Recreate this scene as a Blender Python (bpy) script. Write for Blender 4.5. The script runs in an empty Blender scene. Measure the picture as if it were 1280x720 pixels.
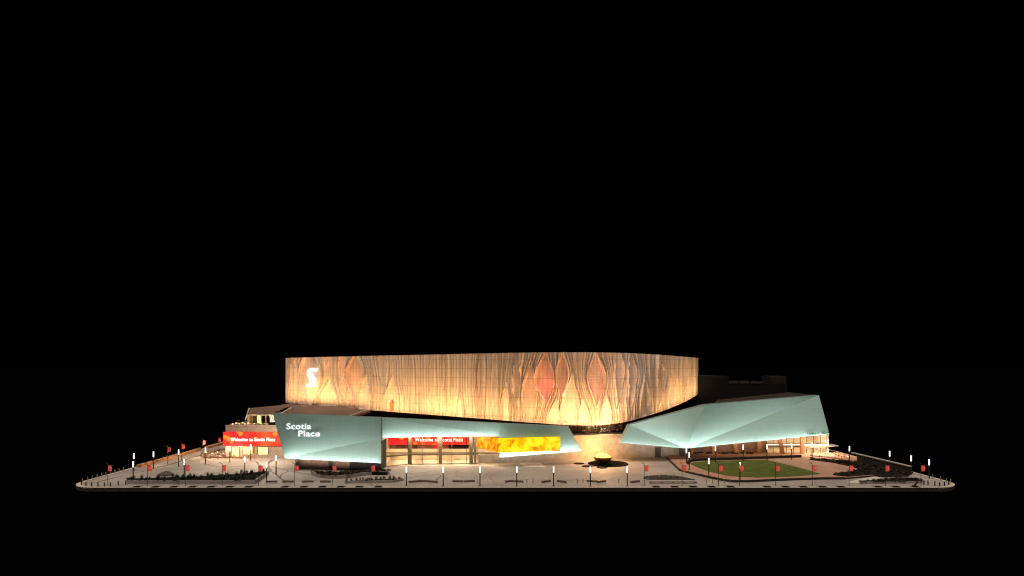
import bpy, math, random
import numpy as np
from mathutils import Vector, Matrix
R = math.radians
random.seed(7); rng = np.random.default_rng(11)
sc = bpy.context.scene
COL = sc.collection

# ------------------------------------------------------------------ survey: photo sight lines -> metres
F, CX, HY, CH = 757.0, 640.0, 455.0, 30.0
def P(px, py, Y): return Vector(((px - CX) * Y / F, Y, CH - (py - HY) * Y / F))
def G(px, py, z=0.0):
    Y = (CH - z) * F / (py - HY)
    return Vector(((px - CX) * Y / F, Y, z))

# ------------------------------------------------------------------ materials
def mat(name, col=(.5, .5, .5), rough=.6, metal=0, spec=.4, emit=None, estr=0, noise=0, nscale=1.0, bump=0, bscale=8):
    m = bpy.data.materials.new(name); m.use_nodes = True
    nt = m.node_tree; b = nt.nodes['Principled BSDF']
    b.inputs['Base Color'].default_value = (*col, 1)
    b.inputs['Roughness'].default_value = rough; b.inputs['Metallic'].default_value = metal
    b.inputs['Specular IOR Level'].default_value = spec
    if emit:
        b.inputs['Emission Color'].default_value = (*emit, 1); b.inputs['Emission Strength'].default_value = estr
    if noise or bump:
        tc = nt.nodes.new('ShaderNodeTexCoord')
    if noise:
        n = nt.nodes.new('ShaderNodeTexNoise'); n.inputs['Scale'].default_value = nscale
        n.inputs['Detail'].default_value = 6; n.inputs['Roughness'].default_value = .65
        nt.links.new(tc.outputs['Object'], n.inputs['Vector'])
        r = nt.nodes.new('ShaderNodeMapRange'); r.inputs[1].default_value = .3; r.inputs[2].default_value = .7
        r.inputs[3].default_value = 1 - noise; r.inputs[4].default_value = 1 + noise
        nt.links.new(n.outputs['Fac'], r.inputs[0])
        mx = nt.nodes.new('ShaderNodeVectorMath'); mx.operation = 'SCALE'
        mx.inputs[0].default_value = col
        nt.links.new(r.outputs[0], mx.inputs['Scale']); nt.links.new(mx.outputs[0], b.inputs['Base Color'])
    if bump:
        n2 = nt.nodes.new('ShaderNodeTexNoise'); n2.inputs['Scale'].default_value = bscale; n2.inputs['Detail'].default_value = 5
        nt.links.new(tc.outputs['Object'], n2.inputs['Vector'])
        bp = nt.nodes.new('ShaderNodeBump'); bp.inputs['Strength'].default_value = bump; bp.inputs['Distance'].default_value = .05
        nt.links.new(n2.outputs['Fac'], bp.inputs['Height']); nt.links.new(bp.outputs[0], b.inputs['Normal'])
    return m

def grid_mat(name, col, su, sv, wu, wv, dark=.55, rough=.5, coord='UV', noise=.08, nscale=.3, spec=.4, metal=0):
    """panelled skin: thin darker joints every su / sv metres (UV in metres)"""
    m = mat(name, col, rough, metal, spec, noise=noise, nscale=nscale)
    nt = m.node_tree; b = nt.nodes['Principled BSDF']
    src = b.inputs['Base Color'].links[0].from_socket
    uv = nt.nodes.new('ShaderNodeTexCoord'); sp = nt.nodes.new('ShaderNodeSeparateXYZ')
    nt.links.new(uv.outputs[coord], sp.inputs[0])
    outs = []
    for i, (s, w) in enumerate(((su, wu), (sv, wv))):
        a = nt.nodes.new('ShaderNodeMath'); a.operation = 'DIVIDE'; a.inputs[1].default_value = s
        nt.links.new(sp.outputs[i], a.inputs[0])
        f = nt.nodes.new('ShaderNodeMath'); f.operation = 'FRACT'; nt.links.new(a.outputs[0], f.inputs[0])
        l = nt.nodes.new('ShaderNodeMath'); l.operation = 'LESS_THAN'; l.inputs[1].default_value = w / s
        nt.links.new(f.outputs[0], l.inputs[0]); outs.append(l.outputs[0])
    mxm = nt.nodes.new('ShaderNodeMath'); mxm.operation = 'MAXIMUM'
    nt.links.new(outs[0], mxm.inputs[0]); nt.links.new(outs[1], mxm.inputs[1])
    mr = nt.nodes.new('ShaderNodeMapRange'); mr.inputs[3].default_value = 1; mr.inputs[4].default_value = dark
    nt.links.new(mxm.outputs[0], mr.inputs[0])
    sc_ = nt.nodes.new('ShaderNodeVectorMath'); sc_.operation = 'SCALE'
    nt.links.new(src, sc_.inputs[0]); nt.links.new(mr.outputs[0], sc_.inputs['Scale'])
    nt.links.new(sc_.outputs[0], b.inputs['Base Color'])
    return m

def glass_mat(name, tint=(.93, .92, .9), gloss=.04):
    m = bpy.data.materials.new(name); m.use_nodes = True
    nt = m.node_tree; nt.nodes.remove(nt.nodes['Principled BSDF'])
    t = nt.nodes.new('ShaderNodeBsdfTransparent'); t.inputs[0].default_value = (*tint, 1)
    g = nt.nodes.new('ShaderNodeBsdfGlossy'); g.inputs['Roughness'].default_value = .03
    x = nt.nodes.new('ShaderNodeMixShader'); x.inputs[0].default_value = gloss
    nt.links.new(t.outputs[0], x.inputs[1]); nt.links.new(g.outputs[0], x.inputs[2])
    nt.links.new(x.outputs[0], nt.nodes['Material Output'].inputs[0])
    return m

def screen_mat(name, stops, strength, scale=.55, stretch=(1, 1, 1), detail=5, dots=None):
    """LED picture: coloured noise that gives off light"""
    m = bpy.data.materials.new(name); m.use_nodes = True
    nt = m.node_tree; b = nt.nodes['Principled BSDF']
    b.inputs['Base Color'].default_value = (.02, .01, .01, 1); b.inputs['Roughness'].default_value = .9; b.inputs['Specular IOR Level'].default_value = .08
    tc = nt.nodes.new('ShaderNodeTexCoord'); mp = nt.nodes.new('ShaderNodeMapping'); mp.inputs['Scale'].default_value = stretch
    nt.links.new(tc.outputs['Object'], mp.inputs[0])
    n = nt.nodes.new('ShaderNodeTexNoise'); n.inputs['Scale'].default_value = scale; n.inputs['Detail'].default_value = detail
    n.inputs['Distortion'].default_value = .6
    nt.links.new(mp.outputs[0], n.inputs['Vector'])
    cr = nt.nodes.new('ShaderNodeValToRGB'); e = cr.color_ramp.elements
    e[0].position, e[0].color = stops[0][0], (*stops[0][1], 1)
    e[1].position, e[1].color = stops[-1][0], (*stops[-1][1], 1)
    for p, c in stops[1:-1]:
        q = e.new(p); q.color = (*c, 1)
    nt.links.new(n.outputs['Fac'], cr.inputs[0]); out = cr.outputs[0]
    if dots:
        v = nt.nodes.new('ShaderNodeTexVoronoi'); v.inputs['Scale'].default_value = dots[0]; v.feature = 'F1'
        nt.links.new(mp.outputs[0], v.inputs['Vector'])
        lt = nt.nodes.new('ShaderNodeMapRange'); lt.inputs[1].default_value = dots[1] * 1.25; lt.inputs[2].default_value = dots[1] * .8
        nt.links.new(v.outputs['Distance'], lt.inputs[0])
        mx = nt.nodes.new('ShaderNodeMix'); mx.data_type = 'RGBA'
        nt.links.new(lt.outputs[0], mx.inputs[0]); nt.links.new(out, mx.inputs[6]); mx.inputs[7].default_value = (*dots[2], 1)
        out = mx.outputs[2]
    nt.links.new(out, b.inputs['Emission Color']); b.inputs['Emission Strength'].default_value = strength
    return m

M = {}
M['void'] = mat('night ground', (.0006, .0006, .0007), 1, spec=0)
M['paving'] = grid_mat('plaza paving', (.288, .242, .21), 1.2, 1.2, .05, .05, .8, .75, 'Object', .26, .06, .2)
M['kerb'] = mat('kerb concrete', (.47, .4, .34), .8, noise=.12, nscale=.6, spec=.2)
M['slab'] = mat('slab side', (.045, .038, .033), .9, noise=.2, nscale=.8, spec=.1)
M['joint'] = mat('dark paving band', (.085, .068, .058), .8, noise=.2, nscale=.8, spec=.2)
M['joint_pale'] = mat('faint paving joint', (.2, .15, .125), .8, spec=.2)
M['pale_slab'] = mat('pale paving slab', (.5, .45, .38), .7, noise=.1, nscale=.4, spec=.2)
M['terracotta'] = mat('terracotta paving', (.36, .19, .125), .85, noise=.16, nscale=.25, spec=.15)
M['lawn'] = mat('lawn', (.078, .09, .02), .95, noise=.32, nscale=.35, spec=.05, bump=.5, bscale=14)
M['dark_wall'] = mat('dark retaining wall', (.035, .026, .022), .8, noise=.3, nscale=.8, spec=.2)
M['bed_wall'] = mat('planter concrete', (.3, .25, .23), .8, noise=.2, nscale=.5, spec=.2)
M['soil'] = mat('dark soil', (.012, .009, .007), 1, spec=.05)
M['leaf'] = mat('dark foliage', (.028, .026, .014), .8, noise=.5, nscale=1.5, spec=.2)
M['leaf_brown'] = mat('brown foliage', (.045, .029, .018), .85, noise=.5, nscale=1.5, spec=.15)
M['tuft'] = mat('pale grass tuft', (.2, .16, .115), .85, noise=.4, nscale=1.5, spec=.1)
M['pole'] = mat('dark bronze pole', (.05, .042, .036), .45, .5)
M['pole_grey'] = mat('grey steel post', (.3, .28, .26), .4, .6)
M['tube'] = mat('lamp tube', (.9, .9, .9), .4, emit=(1, .96, .9), estr=1.35)
M['banner'] = mat('red banner cloth', (.85, .1, .085), .7, spec=.2, noise=.12, nscale=1.5)
M['white'] = mat('white paint', (.8, .78, .75), .5)
M['wood'] = mat('brown bench wood', (.15, .1, .08), .7, noise=.3, nscale=2.5, spec=.2)
M['iron'] = mat('black iron', (.01, .007, .006), .6, .2, spec=.3, noise=.3, nscale=2)
M['disc'] = mat('black stone disc', (.003, .002, .002), .9, spec=.05)
M['stone'] = grid_mat('sandstone wall', (.36, .3, .24), 1.9, .62, .03, .04, .72, .8, 'UV', .22, .6, .2)
M['stone_dk'] = grid_mat('grey stone wall', (.36, .3, .25), 1.9, .62, .03, .04, .75, .8, 'UV', .2, .6, .2)
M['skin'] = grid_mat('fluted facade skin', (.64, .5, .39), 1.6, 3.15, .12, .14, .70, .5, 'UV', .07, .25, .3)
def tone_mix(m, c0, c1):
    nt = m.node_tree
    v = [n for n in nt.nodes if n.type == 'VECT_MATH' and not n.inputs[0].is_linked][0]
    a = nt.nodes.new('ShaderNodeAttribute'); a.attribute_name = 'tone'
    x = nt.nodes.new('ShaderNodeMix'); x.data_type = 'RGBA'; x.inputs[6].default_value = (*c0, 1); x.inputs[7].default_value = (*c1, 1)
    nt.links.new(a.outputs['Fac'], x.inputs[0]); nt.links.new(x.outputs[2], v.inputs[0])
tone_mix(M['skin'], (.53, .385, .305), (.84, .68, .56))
M['teal'] = grid_mat('teal metal panels', (.275, .415, .38), 1.25, 1.25, .05, .05, .84, .42, 'UV', .05, .5, .4)
M['teal_dk'] = mat('teal panel edge', (.12, .17, .16), .6)
M['brown_roof'] = mat('brown roof', (.13, .08, .058), .8, noise=.2, nscale=.3, spec=.2)
M['recess'] = mat('dark recess cladding', (.035, .022, .016), .5, noise=.3, nscale=.4, spec=.4)
M['ring_glass'] = mat('dark ring glazing', (.2, .12, .07), .3, spec=.5, noise=.4, nscale=.5)
M['black'] = mat('black soffit', (.006, .005, .0045), .9, spec=.1)
M['rear'] = mat('charcoal cladding', (.010, .009, .010), .8, noise=.2, nscale=.2, spec=.15)
M['rear_lt'] = mat('charcoal parapet', (.03, .02, .016), .8, noise=.2, nscale=.3, spec=.15)
M['cream'] = mat('cream interior plaster', (.62, .5, .36), .8, noise=.08, nscale=.4, spec=.2)
M['floor_in'] = mat('interior floor', (.4, .33, .26), .5)
M['column'] = mat('stone column', (.24, .19, .14), .75, noise=.15, nscale=1, spec=.2)
M['timber'] = mat('orange timber column', (.42, .18, .075), .6, noise=.2, nscale=1.2, spec=.3)
M['timber_wall'] = grid_mat('timber wall', (.24, .13, .08), 1.4, 3, .07, .05, .6, .6, 'UV', .25, .8, .3)
M['mullion'] = mat('bronze mullion', (.05, .035, .025), .5, .4)
M['glass'] = glass_mat('window glass')
M['dkglass'] = glass_mat('smoked glass', (.5, .42, .36), .14)
M['warm'] = mat('warm lit pane', (.5, .35, .1), .6, emit=(1, .76, .3), estr=1.5, noise=.5, nscale=1.2)
M['led_white'] = mat('white light line', (.9, .9, .9), .5, emit=(1, .93, .8), estr=.95)
M['sign_white'] = mat('white lit letters', (.9, .9, .9), .4, emit=(1, 1, 1), estr=.8)
M['globe'] = mat('pale lit disc', (.9, .9, .9), .4, emit=(.8, .86, 1), estr=.6)
M['sign_dark'] = mat('dark teal letters', (.03, .075, .07), .5)
M['fire'] = screen_mat('fire picture', [(.28, (.9, .1, .0)), (.38, (1, .36, .0)), (.46, (1, .66, .0)), (.60, (1, .90, .02))], 1.05, .42, (1, 1, 1.2))
M['fire_dk'] = screen_mat('ember picture', [(.3, (.9, .08, .0)), (.42, (1, .22, .0)), (.54, (1, .45, .0)), (.68, (1, .75, .02))], 1.1, .55)
M['led_red'] = screen_mat('red led picture', [(.35, (.9, .012, .02)), (.55, (.92, .03, .02)), (.75, (.95, .12, .02))], 1.1, .12, (1, 1, 1), 2, (.38, .30, (1, .3, .03)))
M['flame'] = mat('gas flame', (.9, .5, .1), .5, emit=(1, .52, .08), estr=2.4)
M['ember'] = mat('spark', (.9, .7, .4), .5, emit=(1, .84, .6), estr=1.8)
M['bronze'] = mat('bronze bowl', (.3, .13, .045), .4, .5)
M['flame_red'] = grid_mat('red facade lens', (.68, .43, .35), 1.6, 3.15, .1, .13, .65, .5, 'UV', .15, .4, .3)
M['flame_orange'] = grid_mat('orange facade lens', (.72, .47, .35), 1.6, 3.15, .1, .13, .65, .5, 'UV', .1, .4, .3)
M['flame_pink'] = grid_mat('pink dotted facade lens', (.60, .41, .33), .9, .9, .3, .3, 1.18, .5, 'UV', .15, .4, .3)
M['planter_orange'] = mat('corten planter', (.42, .2, .09), .7, noise=.25, nscale=1, spec=.2)
M['candle'] = mat('table lantern', (.9, .6, .3), .5, emit=(1, .66, .28), estr=2.2)
M['sill'] = mat('pale coping', (.42, .34, .28), .7, noise=.1, nscale=.5, spec=.2)
M['paling'] = mat('lit balustrade', (.45, .24, .14), .6, noise=.2, nscale=1)

# ------------------------------------------------------------------ mesh builder
class MB:
    def __init__(s): s.v = []; s.f = []; s.mi = []; s.uv = []
    def quad(s, a, b, c, d, mi=0): s.poly([a, b, c, d], mi)
    def poly(s, pts, mi=0):
        n = len(s.v); s.v += [tuple(p) for p in pts]; s.f.append(tuple(range(n, n + len(pts)))); s.mi.append(mi)
        return s
    def box(s, x0, x1, y0, y1, z0, z1, mi=0, m=None):
        c = [Vector((x, y, z)) for z in (z0, z1) for y in (y0, y1) for x in (x0, x1)]
        if m: c = [m @ p for p in c]
        n = len(s.v); s.v += [tuple(p) for p in c]
        for f in ((0, 2, 3, 1), (4, 5, 7, 6), (0, 1, 5, 4), (1, 3, 7, 5), (3, 2, 6, 7), (2, 0, 4, 6)):
            s.f.append(tuple(n + i for i in f)); s.mi.append(mi)
        return s
    def prism(s, pts, z0, z1, mi=0, side=None):
        """pts: plan outline counter-clockwise; z0/z1 numbers or per-point lists"""
        k = len(pts); n = len(s.v)
        Z0 = z0 if hasattr(z0, '__len__') else [z0] * k; Z1 = z1 if hasattr(z1, '__len__') else [z1] * k
        s.v += [(p[0], p[1], z) for p, z in zip(pts, Z0)] + [(p[0], p[1], z) for p, z in zip(pts, Z1)]
        s.f.append(tuple(n + i for i in reversed(range(k)))); s.mi.append(mi)
        s.f.append(tuple(n + k + i for i in range(k))); s.mi.append(mi)
        for i in range(k):
            j = (i + 1) % k
            s.f.append((n + i, n + j, n + k + j, n + k + i)); s.mi.append(mi if side is None else side)
        return s
    def wall(s, pts, z0, z1, th=.4, mi=0):
        """a wall along a polyline, thickness th to the far side"""
        for (a, b) in zip(pts[:-1], pts[1:]):
            a = Vector(a[:2]); b = Vector(b[:2]); d = (b - a); n = Vector((-d.y, d.x)).normalized() * th
            s.prism([a, b, b + n, a + n], z0, z1, mi)
        return s
    def tube(s, p, q, r0, r1=None, k=10, mi=0):
        r1 = r0 if r1 is None else r1
        p = Vector(p); q = Vector(q); ax = (q - p).normalized()
        u = ax.orthogonal().normalized(); w = ax.cross(u); n = len(s.v)
        for c, r in ((p, r0), (q, r1)):
            for i in range(k):
                a = 2 * math.pi * i / k; s.v.append(tuple(c + (u * math.cos(a) + w * math.sin(a)) * r))
        for i in range(k):
            j = (i + 1) % k; s.f.append((n + i, n + j, n + k + j, n + k + i)); s.mi.append(mi)
        s.f.append(tuple(n + i for i in reversed(range(k)))); s.mi.append(mi)
        s.f.append(tuple(n + k + i for i in range(k))); s.mi.append(mi)
        return s
    def lathe(s, prof, k=32, mi=0, c=(0, 0, 0)):
        n = len(s.v)
        for r, z in prof:
            for i in range(k):
                a = 2 * math.pi * i / k; s.v.append((c[0] + r * math.cos(a), c[1] + r * math.sin(a), c[2] + z))
        for h in range(len(prof) - 1):
            for i in range(k):
                j = (i + 1) % k
                s.f.append((n + h * k + i, n + h * k + j, n + (h + 1) * k + j, n + (h + 1) * k + i)); s.mi.append(mi)
        return s
    def build(s, name, mats, parent=None, smooth=False, wuv=False, base=None):
        off = Vector((0, 0, 0))
        if parent is not None: off = world_loc(parent)
        if base is not None: off = Vector(base)
        me = bpy.data.meshes.new(name)
        me.from_pydata([tuple(Vector(p) - off) for p in s.v], [], s.f)
        mats = mats if isinstance(mats, (list, tuple)) else [mats]
        for m in mats: me.materials.append(m)
        me.polygons.foreach_set('material_index', s.mi)
        if smooth: me.polygons.foreach_set('use_smooth', [True] * len(s.f))
        if wuv:   # metres along the wall, metres up
            uv = me.uv_layers.new(name='UV')
            for p in me.polygons:
                nrm = p.normal; t = Vector((-nrm.y, nrm.x, 0))
                t = t.normalized() if t.length > .05 else Vector((1, 0, 0))
                w = nrm.cross(t)
                if w.z < 0: w = -w
                for li in p.loop_indices:
                    co = me.vertices[me.loops[li].vertex_index].co + off
                    uv.data[li].uv = (co.dot(t), co.z if abs(nrm.z) < .8 else co.y)
        me.validate(); me.update()
        o = bpy.data.objects.new(name, me); COL.objects.link(o)
        if parent is not None: o.parent = parent
        elif base is not None: o.location = off
        return o
def world_loc(o):
    v = Vector(o.location)
    while o.parent: o = o.parent; v += Vector(o.location)
    return v
def tag(o, label=None, cat=None, group=None, kind=None):
    if label: o['label'] = label
    if cat: o['category'] = cat
    if group: o['group'] = group
    if kind: o['kind'] = kind
    return o
def thing(name, label, cat, loc=(0, 0, 0), group=None):
    o = bpy.data.objects.new(name, None); o.empty_display_size = .5; COL.objects.link(o); o.location = loc
    return tag(o, label, cat, group)
KIDS = {}
def children(o):
    if o.name not in KIDS: KIDS[o.name] = [c for c in COL.objects if c.parent == o]
    return KIDS[o.name]
def copy_tree(o, parent=None):
    c = o.copy(); COL.objects.link(c)
    if parent is not None: c.parent = parent
    for ch in children(o): copy_tree(ch, c)
    return c
def place(proto, used, loc, label, group, rz=0, sc_=1):
    o = proto if not used[0] else copy_tree(proto)
    if not used[0]: children(proto); [children(c) for c in children(proto)]
    used[0] = True
    o.location = loc; o.rotation_euler = (0, 0, rz); o.scale = (sc_,) * 3
    o['label'] = label; o['group'] = group
    return o
ORD = 'first second third fourth fifth sixth seventh eighth ninth tenth eleventh twelfth thirteenth fourteenth fifteenth sixteenth seventeenth eighteenth nineteenth twentieth'.split()
def text_mesh(name, s, size, mt, extrude=.12, bold=.0, align='CENTER', parent=None, base=(0, 0, 0), rot=None, width=None, depth_up=None):
    """raised lettering standing upright, facing -Y before rot; base = centre of the text"""
    cu = bpy.data.curves.new(name, 'FONT'); cu.body = s; cu.size = size; cu.extrude = extrude; cu.offset = bold
    cu.align_x = align; cu.space_character = 1.06; cu.align_y = 'CENTER'; cu.resolution_u = 4
    tmp = bpy.data.objects.new('tmp', cu); COL.objects.link(tmp)
    dg = bpy.context.evaluated_depsgraph_get()
    me = bpy.data.meshes.new_from_object(tmp.evaluated_get(dg)); me.name = name
    bpy.data.objects.remove(tmp); bpy.data.curves.remove(cu)
    if width:
        xs = [v.co.x for v in me.vertices]; k = width / (max(xs) - min(xs)); me.transform(Matrix.Diagonal((k, 1, 1, 1)))
    m = Matrix.Rotation(math.pi / 2, 4, 'X')
    if rot: m = rot @ m
    off = Vector(base) - (world_loc(parent) if parent else Vector((0, 0, 0)))
    me.transform(Matrix.Translation(off) @ m)
    me.materials.clear(); me.materials.append(mt)
    o = bpy.data.objects.new(name, me); COL.objects.link(o)
    if parent: o.parent = parent
    return o

# ------------------------------------------------------------------ lights
def area(name, p, q, w, direction, power, color, spread=180):
    p = Vector(p); q = Vector(q); L = bpy.data.lights.new(name, 'AREA'); L.shape = 'RECTANGLE'
    L.size = (q - p).length; L.size_y = w; L.energy = power; L.color = color; L.spread = R(spread)
    o = bpy.data.objects.new(name, L); COL.objects.link(o)
    x = (q - p).normalized(); z = -Vector(direction).normalized(); z = (z - x * z.dot(x)).normalized(); y = z.cross(x)
    mw = Matrix((x, y, z)).transposed().to_4x4(); mw.translation = (p + q) / 2
    o.matrix_world = mw
    return o
def point(name, p, power, color, r=.3):
    L = bpy.data.lights.new(name, 'POINT'); L.energy = power; L.color = color; L.shadow_soft_size = r
    o = bpy.data.objects.new(name, L); COL.objects.link(o); o.location = p
    return o

# ------------------------------------------------------------------ helpers for curves
def catmull(knots, xs):
    k = np.array(knots, float); X, Yv = k[:, 0], k[:, 1]
    m = np.gradient(Yv, X)
    i = np.clip(np.searchsorted(X, xs) - 1, 0, len(X) - 2)
    h = X[i + 1] - X[i]; t = (xs - X[i]) / h
    return (2*t**3 - 3*t**2 + 1)*Yv[i] + (t**3 - 2*t**2 + t)*h*m[i] + (-2*t**3 + 3*t**2)*Yv[i+1] + (t**3 - t**2)*h*m[i+1]
def smooth_line(pts, n=8):
    p = np.array([tuple(q)[:2] for q in pts], float); out = []
    t = np.arange(len(p)); tt = np.linspace(0, len(p) - 1, (len(p) - 1) * n + 1)
    return np.stack([catmull(np.stack([t, p[:, i]], 1), tt) for i in (0, 1)], 1)
def closed_smooth(pts, n=6):
    k = len(pts); q = list(pts[-2:]) + list(pts) + list(pts[:3])
    s = smooth_line(q, n); return s[2 * n:2 * n + k * n]

# ================================================================== SETTING
W = 110.2; WL, WR = 109.5, 111.2; YF = 146.6; YB = 350.0
g = MB().poly([(-9000, -3000, -1.2), (9000, -3000, -1.2), (9000, 9000, -1.2), (-9000, 9000, -1.2)]).build('ground', M['void'])
tag(g, kind='structure')
def round_rect(x0, x1, y0, y1, r, n=8):
    out = []
    for cx, cy, a0 in ((x1 - r, y0 + r, -90), (x1 - r, y1 - r, 0), (x0 + r, y1 - r, 90), (x0 + r, y0 + r, 180)):
        for i in range(n + 1):
            a = R(a0 + 90 * i / n); out.append((cx + r * math.cos(a), cy + r * math.sin(a)))
    return out
o = MB().prism(round_rect(-WL, WR, YF, YB, 8), -.9, -.02).build('site_slab', M['slab']); tag(o, kind='structure')
o = MB().prism(round_rect(-WL + .02, WR - .02, YF + .02, YB - .02, 8), -.2, 0).build('plaza', M['paving']); tag(o, kind='structure')
def band(pts, w, z, zz=None):
    b = MB(); p = [Vector(q[:2]) for q in pts]; L = []
    for i in range(len(p)):
        d = (p[min(i + 1, len(p) - 1)] - p[max(i - 1, 0)]).normalized(); n = Vector((-d.y, d.x)) * w / 2
        L.append((p[i] - n, p[i] + n))
    for (a, b2), (c, d) in zip(L[:-1], L[1:]):
        b.poly([(a.x, a.y, z), (c.x, c.y, z), (d.x, d.y, z), (b2.x, b2.y, z)])
    return b
# kerb: pale stone rim along front edge and both sides
rim = round_rect(-W + .45, W - .45, YF + .45, YB - .45, 6.6); rim = rim[18:] + rim[:18]
ro = round_rect(-WL + .9, WR - .9, YF + .95, YB - .9, 7.2); ri = round_rect(-WL, WR, YF, YB, 8)
kb = MB()
for i in range(len(ri)):
    j = (i + 1) % len(ri); a, b_, c, d = ri[i], ri[j], ro[j], ro[i]
    kb.poly([(a[0], a[1], .12), (b_[0], b_[1], .12), (c[0], c[1], .12), (d[0], d[1], .12)])
    kb.poly([(a[0], a[1], -.2), (b_[0], b_[1], -.2), (b_[0], b_[1], .12), (a[0], a[1], .12)])
    kb.poly([(c[0], c[1], .0), (d[0], d[1], .0), (d[0], d[1], .12), (c[0], c[1], .12)])
o = kb.build('kerb', M['kerb']); tag(o, kind='structure')
o = band([(-W + 6, YF + 2.1), (W - 6, YF + 2.1)], .35, .006).build('kerb_gutter', M['joint']); tag(o, kind='structure')
# paving bands
z = .004
def line(px, w, m='joint', sm=True):
    global z
    pts = [G(*p) for p in px]
    pts = [tuple(p) for p in smooth_line(pts)] if sm and len(pts) > 2 else pts
    z += .0007
    o = band(pts, w, z).build('paving_band', M[m]); tag(o, kind='structure')
line([(197, 584.2), (213, 580.5), (227, 576), (250, 569.5), (284, 560)], .9)
line([(115, 604), (140, 598), (165, 592.5), (190, 586.8)], .3)
line([(165, 597.5), (190, 594.5), (215, 591.5), (232, 590)], .3)
line([(205, 585), (228, 587), (245, 587.4), (262, 586)], .35)
line([(257, 580), (268, 582.4), (280, 583.6), (300, 583.2), (330, 582.4), (345, 583.6)], .4)
line([(250, 594.6), (275, 590), (300, 585)], .5)
line([(337, 588.5), (345, 593), (350, 597.5), (357, 601.2)], .5)
line([(350, 597.2), (352.6, 592.8), (360, 588.6), (345, 585.2)], .4)
line([(360, 588.6), (372, 590.5), (388, 593.6), (405, 596.6), (430, 597.4)], .4)
line([(338, 588.2), (334, 581), (341, 574.5)], .9)
line([(508, 597.8), (530, 594.5), (546, 593.5), (551, 594.8), (547, 598), (545, 601)], .35)
line([(505, 592.5), (527, 590.8), (545, 588)], .25)
for arc in ([(598, 585), (590, 590), (594, 595), (588, 601)], [(604, 586), (611, 590), (606, 594), (600, 597)], [(572, 588), (570, 593), (579, 597), (587, 600)],
            [(652, 597), (665, 593), (680, 594), (690, 598)], [(695, 598), (712, 594), (728, 594), (742, 598)], [(638, 591), (650, 588), (662, 590)],
            [(742, 592), (758, 588), (775, 586)], [(740, 599), (762, 593), (786, 590)], [(800, 585), (818, 584), (833, 581), (840, 576)], [(760, 600), (790, 594), (825, 592.5), (850, 592)],
            [(560, 600), (556, 595), (566, 590)], [(620, 603), (612, 597), (620, 592)], [(700, 604), (716, 600), (735, 601)], [(655, 604), (650, 600), (668, 598.5)],
            [(100, 606), (120, 603), (150, 596)], [(380, 600), (420, 602.5), (436, 604)]):
    line(arc, .22, 'joint_pale')
o = MB().poly([(*G(649, 578.7)[:2], .012), (*G(655.5, 583.6)[:2], .012), (*G(682, 583.6)[:2], .012), (*G(676, 578.5)[:2], .012)][::1]).build('paving_slab', M['pale_slab']); tag(o, kind='structure')

# raised lawn terrace, terracotta
tz = .45
rim_px = [(833.5, 570.6), (842, 579), (850, 586.5), (858, 588.8), (875, 592.7), (891, 596.4), (905, 599.2), (916, 600.6), (935, 600.6), (960, 599.4), (994, 598), (1030, 597), (1056, 597)]
rim_pts = [G(x, y, tz) for x, y in rim_px]
tp = [(p.x, p.y) for p in rim_pts] + [(115 * 1 - 5, 166), (109, 214), (60, 214)]
t = MB().prism(tp, -.05, tz, 0, 1).build('lawn_terrace', [M['terracotta'], M['dark_wall']]); tag(t, kind='structure')
cp = []
kbm = MB(); pr = [Vector((p.x, p.y)) for p in rim_pts]
for i, (a, b_) in enumerate(zip(pr[:-1], pr[1:])):
    d = (b_ - a).normalized(); n = Vector((d.y, -d.x)) * .35
    kbm.prism([a + n, b_ + n, b_ - n * .2, a - n * .2], 0, tz + .12 if i > 3 else tz + .05)
o = tag(kbm.build('retaining_wall', M['dark_wall'], base=(pr[6].x, pr[6].y, 0)), 'low dark retaining wall curving round the lawn terrace', 'wall')
lawn_px = [(863, 580), (866, 578.3), (872, 577.4), (880, 576.9), (900, 576.2), (930, 575.2), (957.5, 574.8), (975, 578.8), (1000, 585), (1026, 592.4), (1000, 595), (975, 596.4), (948, 597), (924, 596.2), (908, 594.6), (896, 592), (884, 588.8), (874.6, 585.2), (867, 582)]
lp = [G(x, y, tz) for x, y in lawn_px]
o = MB().prism([(p.x, p.y) for p in reversed(lp)], tz - .02, tz + .06).build('lawn', M['lawn']); tag(o, kind='structure')
# lawn back wall (dark seat wall)
sw = smooth_line([G(862.4, 580.6, tz), G(862.3, 578.6, tz), G(866, 577.2, tz), G(874, 576.3, tz), (G(890, 575.8, tz)), G(930, 574.5, tz), G(965, 573.2, tz), G(1002, 571.8, tz)], 5)
o = MB().wall([tuple(p) for p in sw], tz, tz + .75, .8).build('seat_wall', M['dark_wall'], base=(sw[10][0], sw[10][1], tz))
tag(o, 'long black seat wall curving along the back of the lawn', 'wall')

# ================================================================== ARENA BUILDING
arena = thing('arena_building', 'arena with glowing fluted oval drum above folded teal panels', 'arena', (0, 185, 0))

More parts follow.
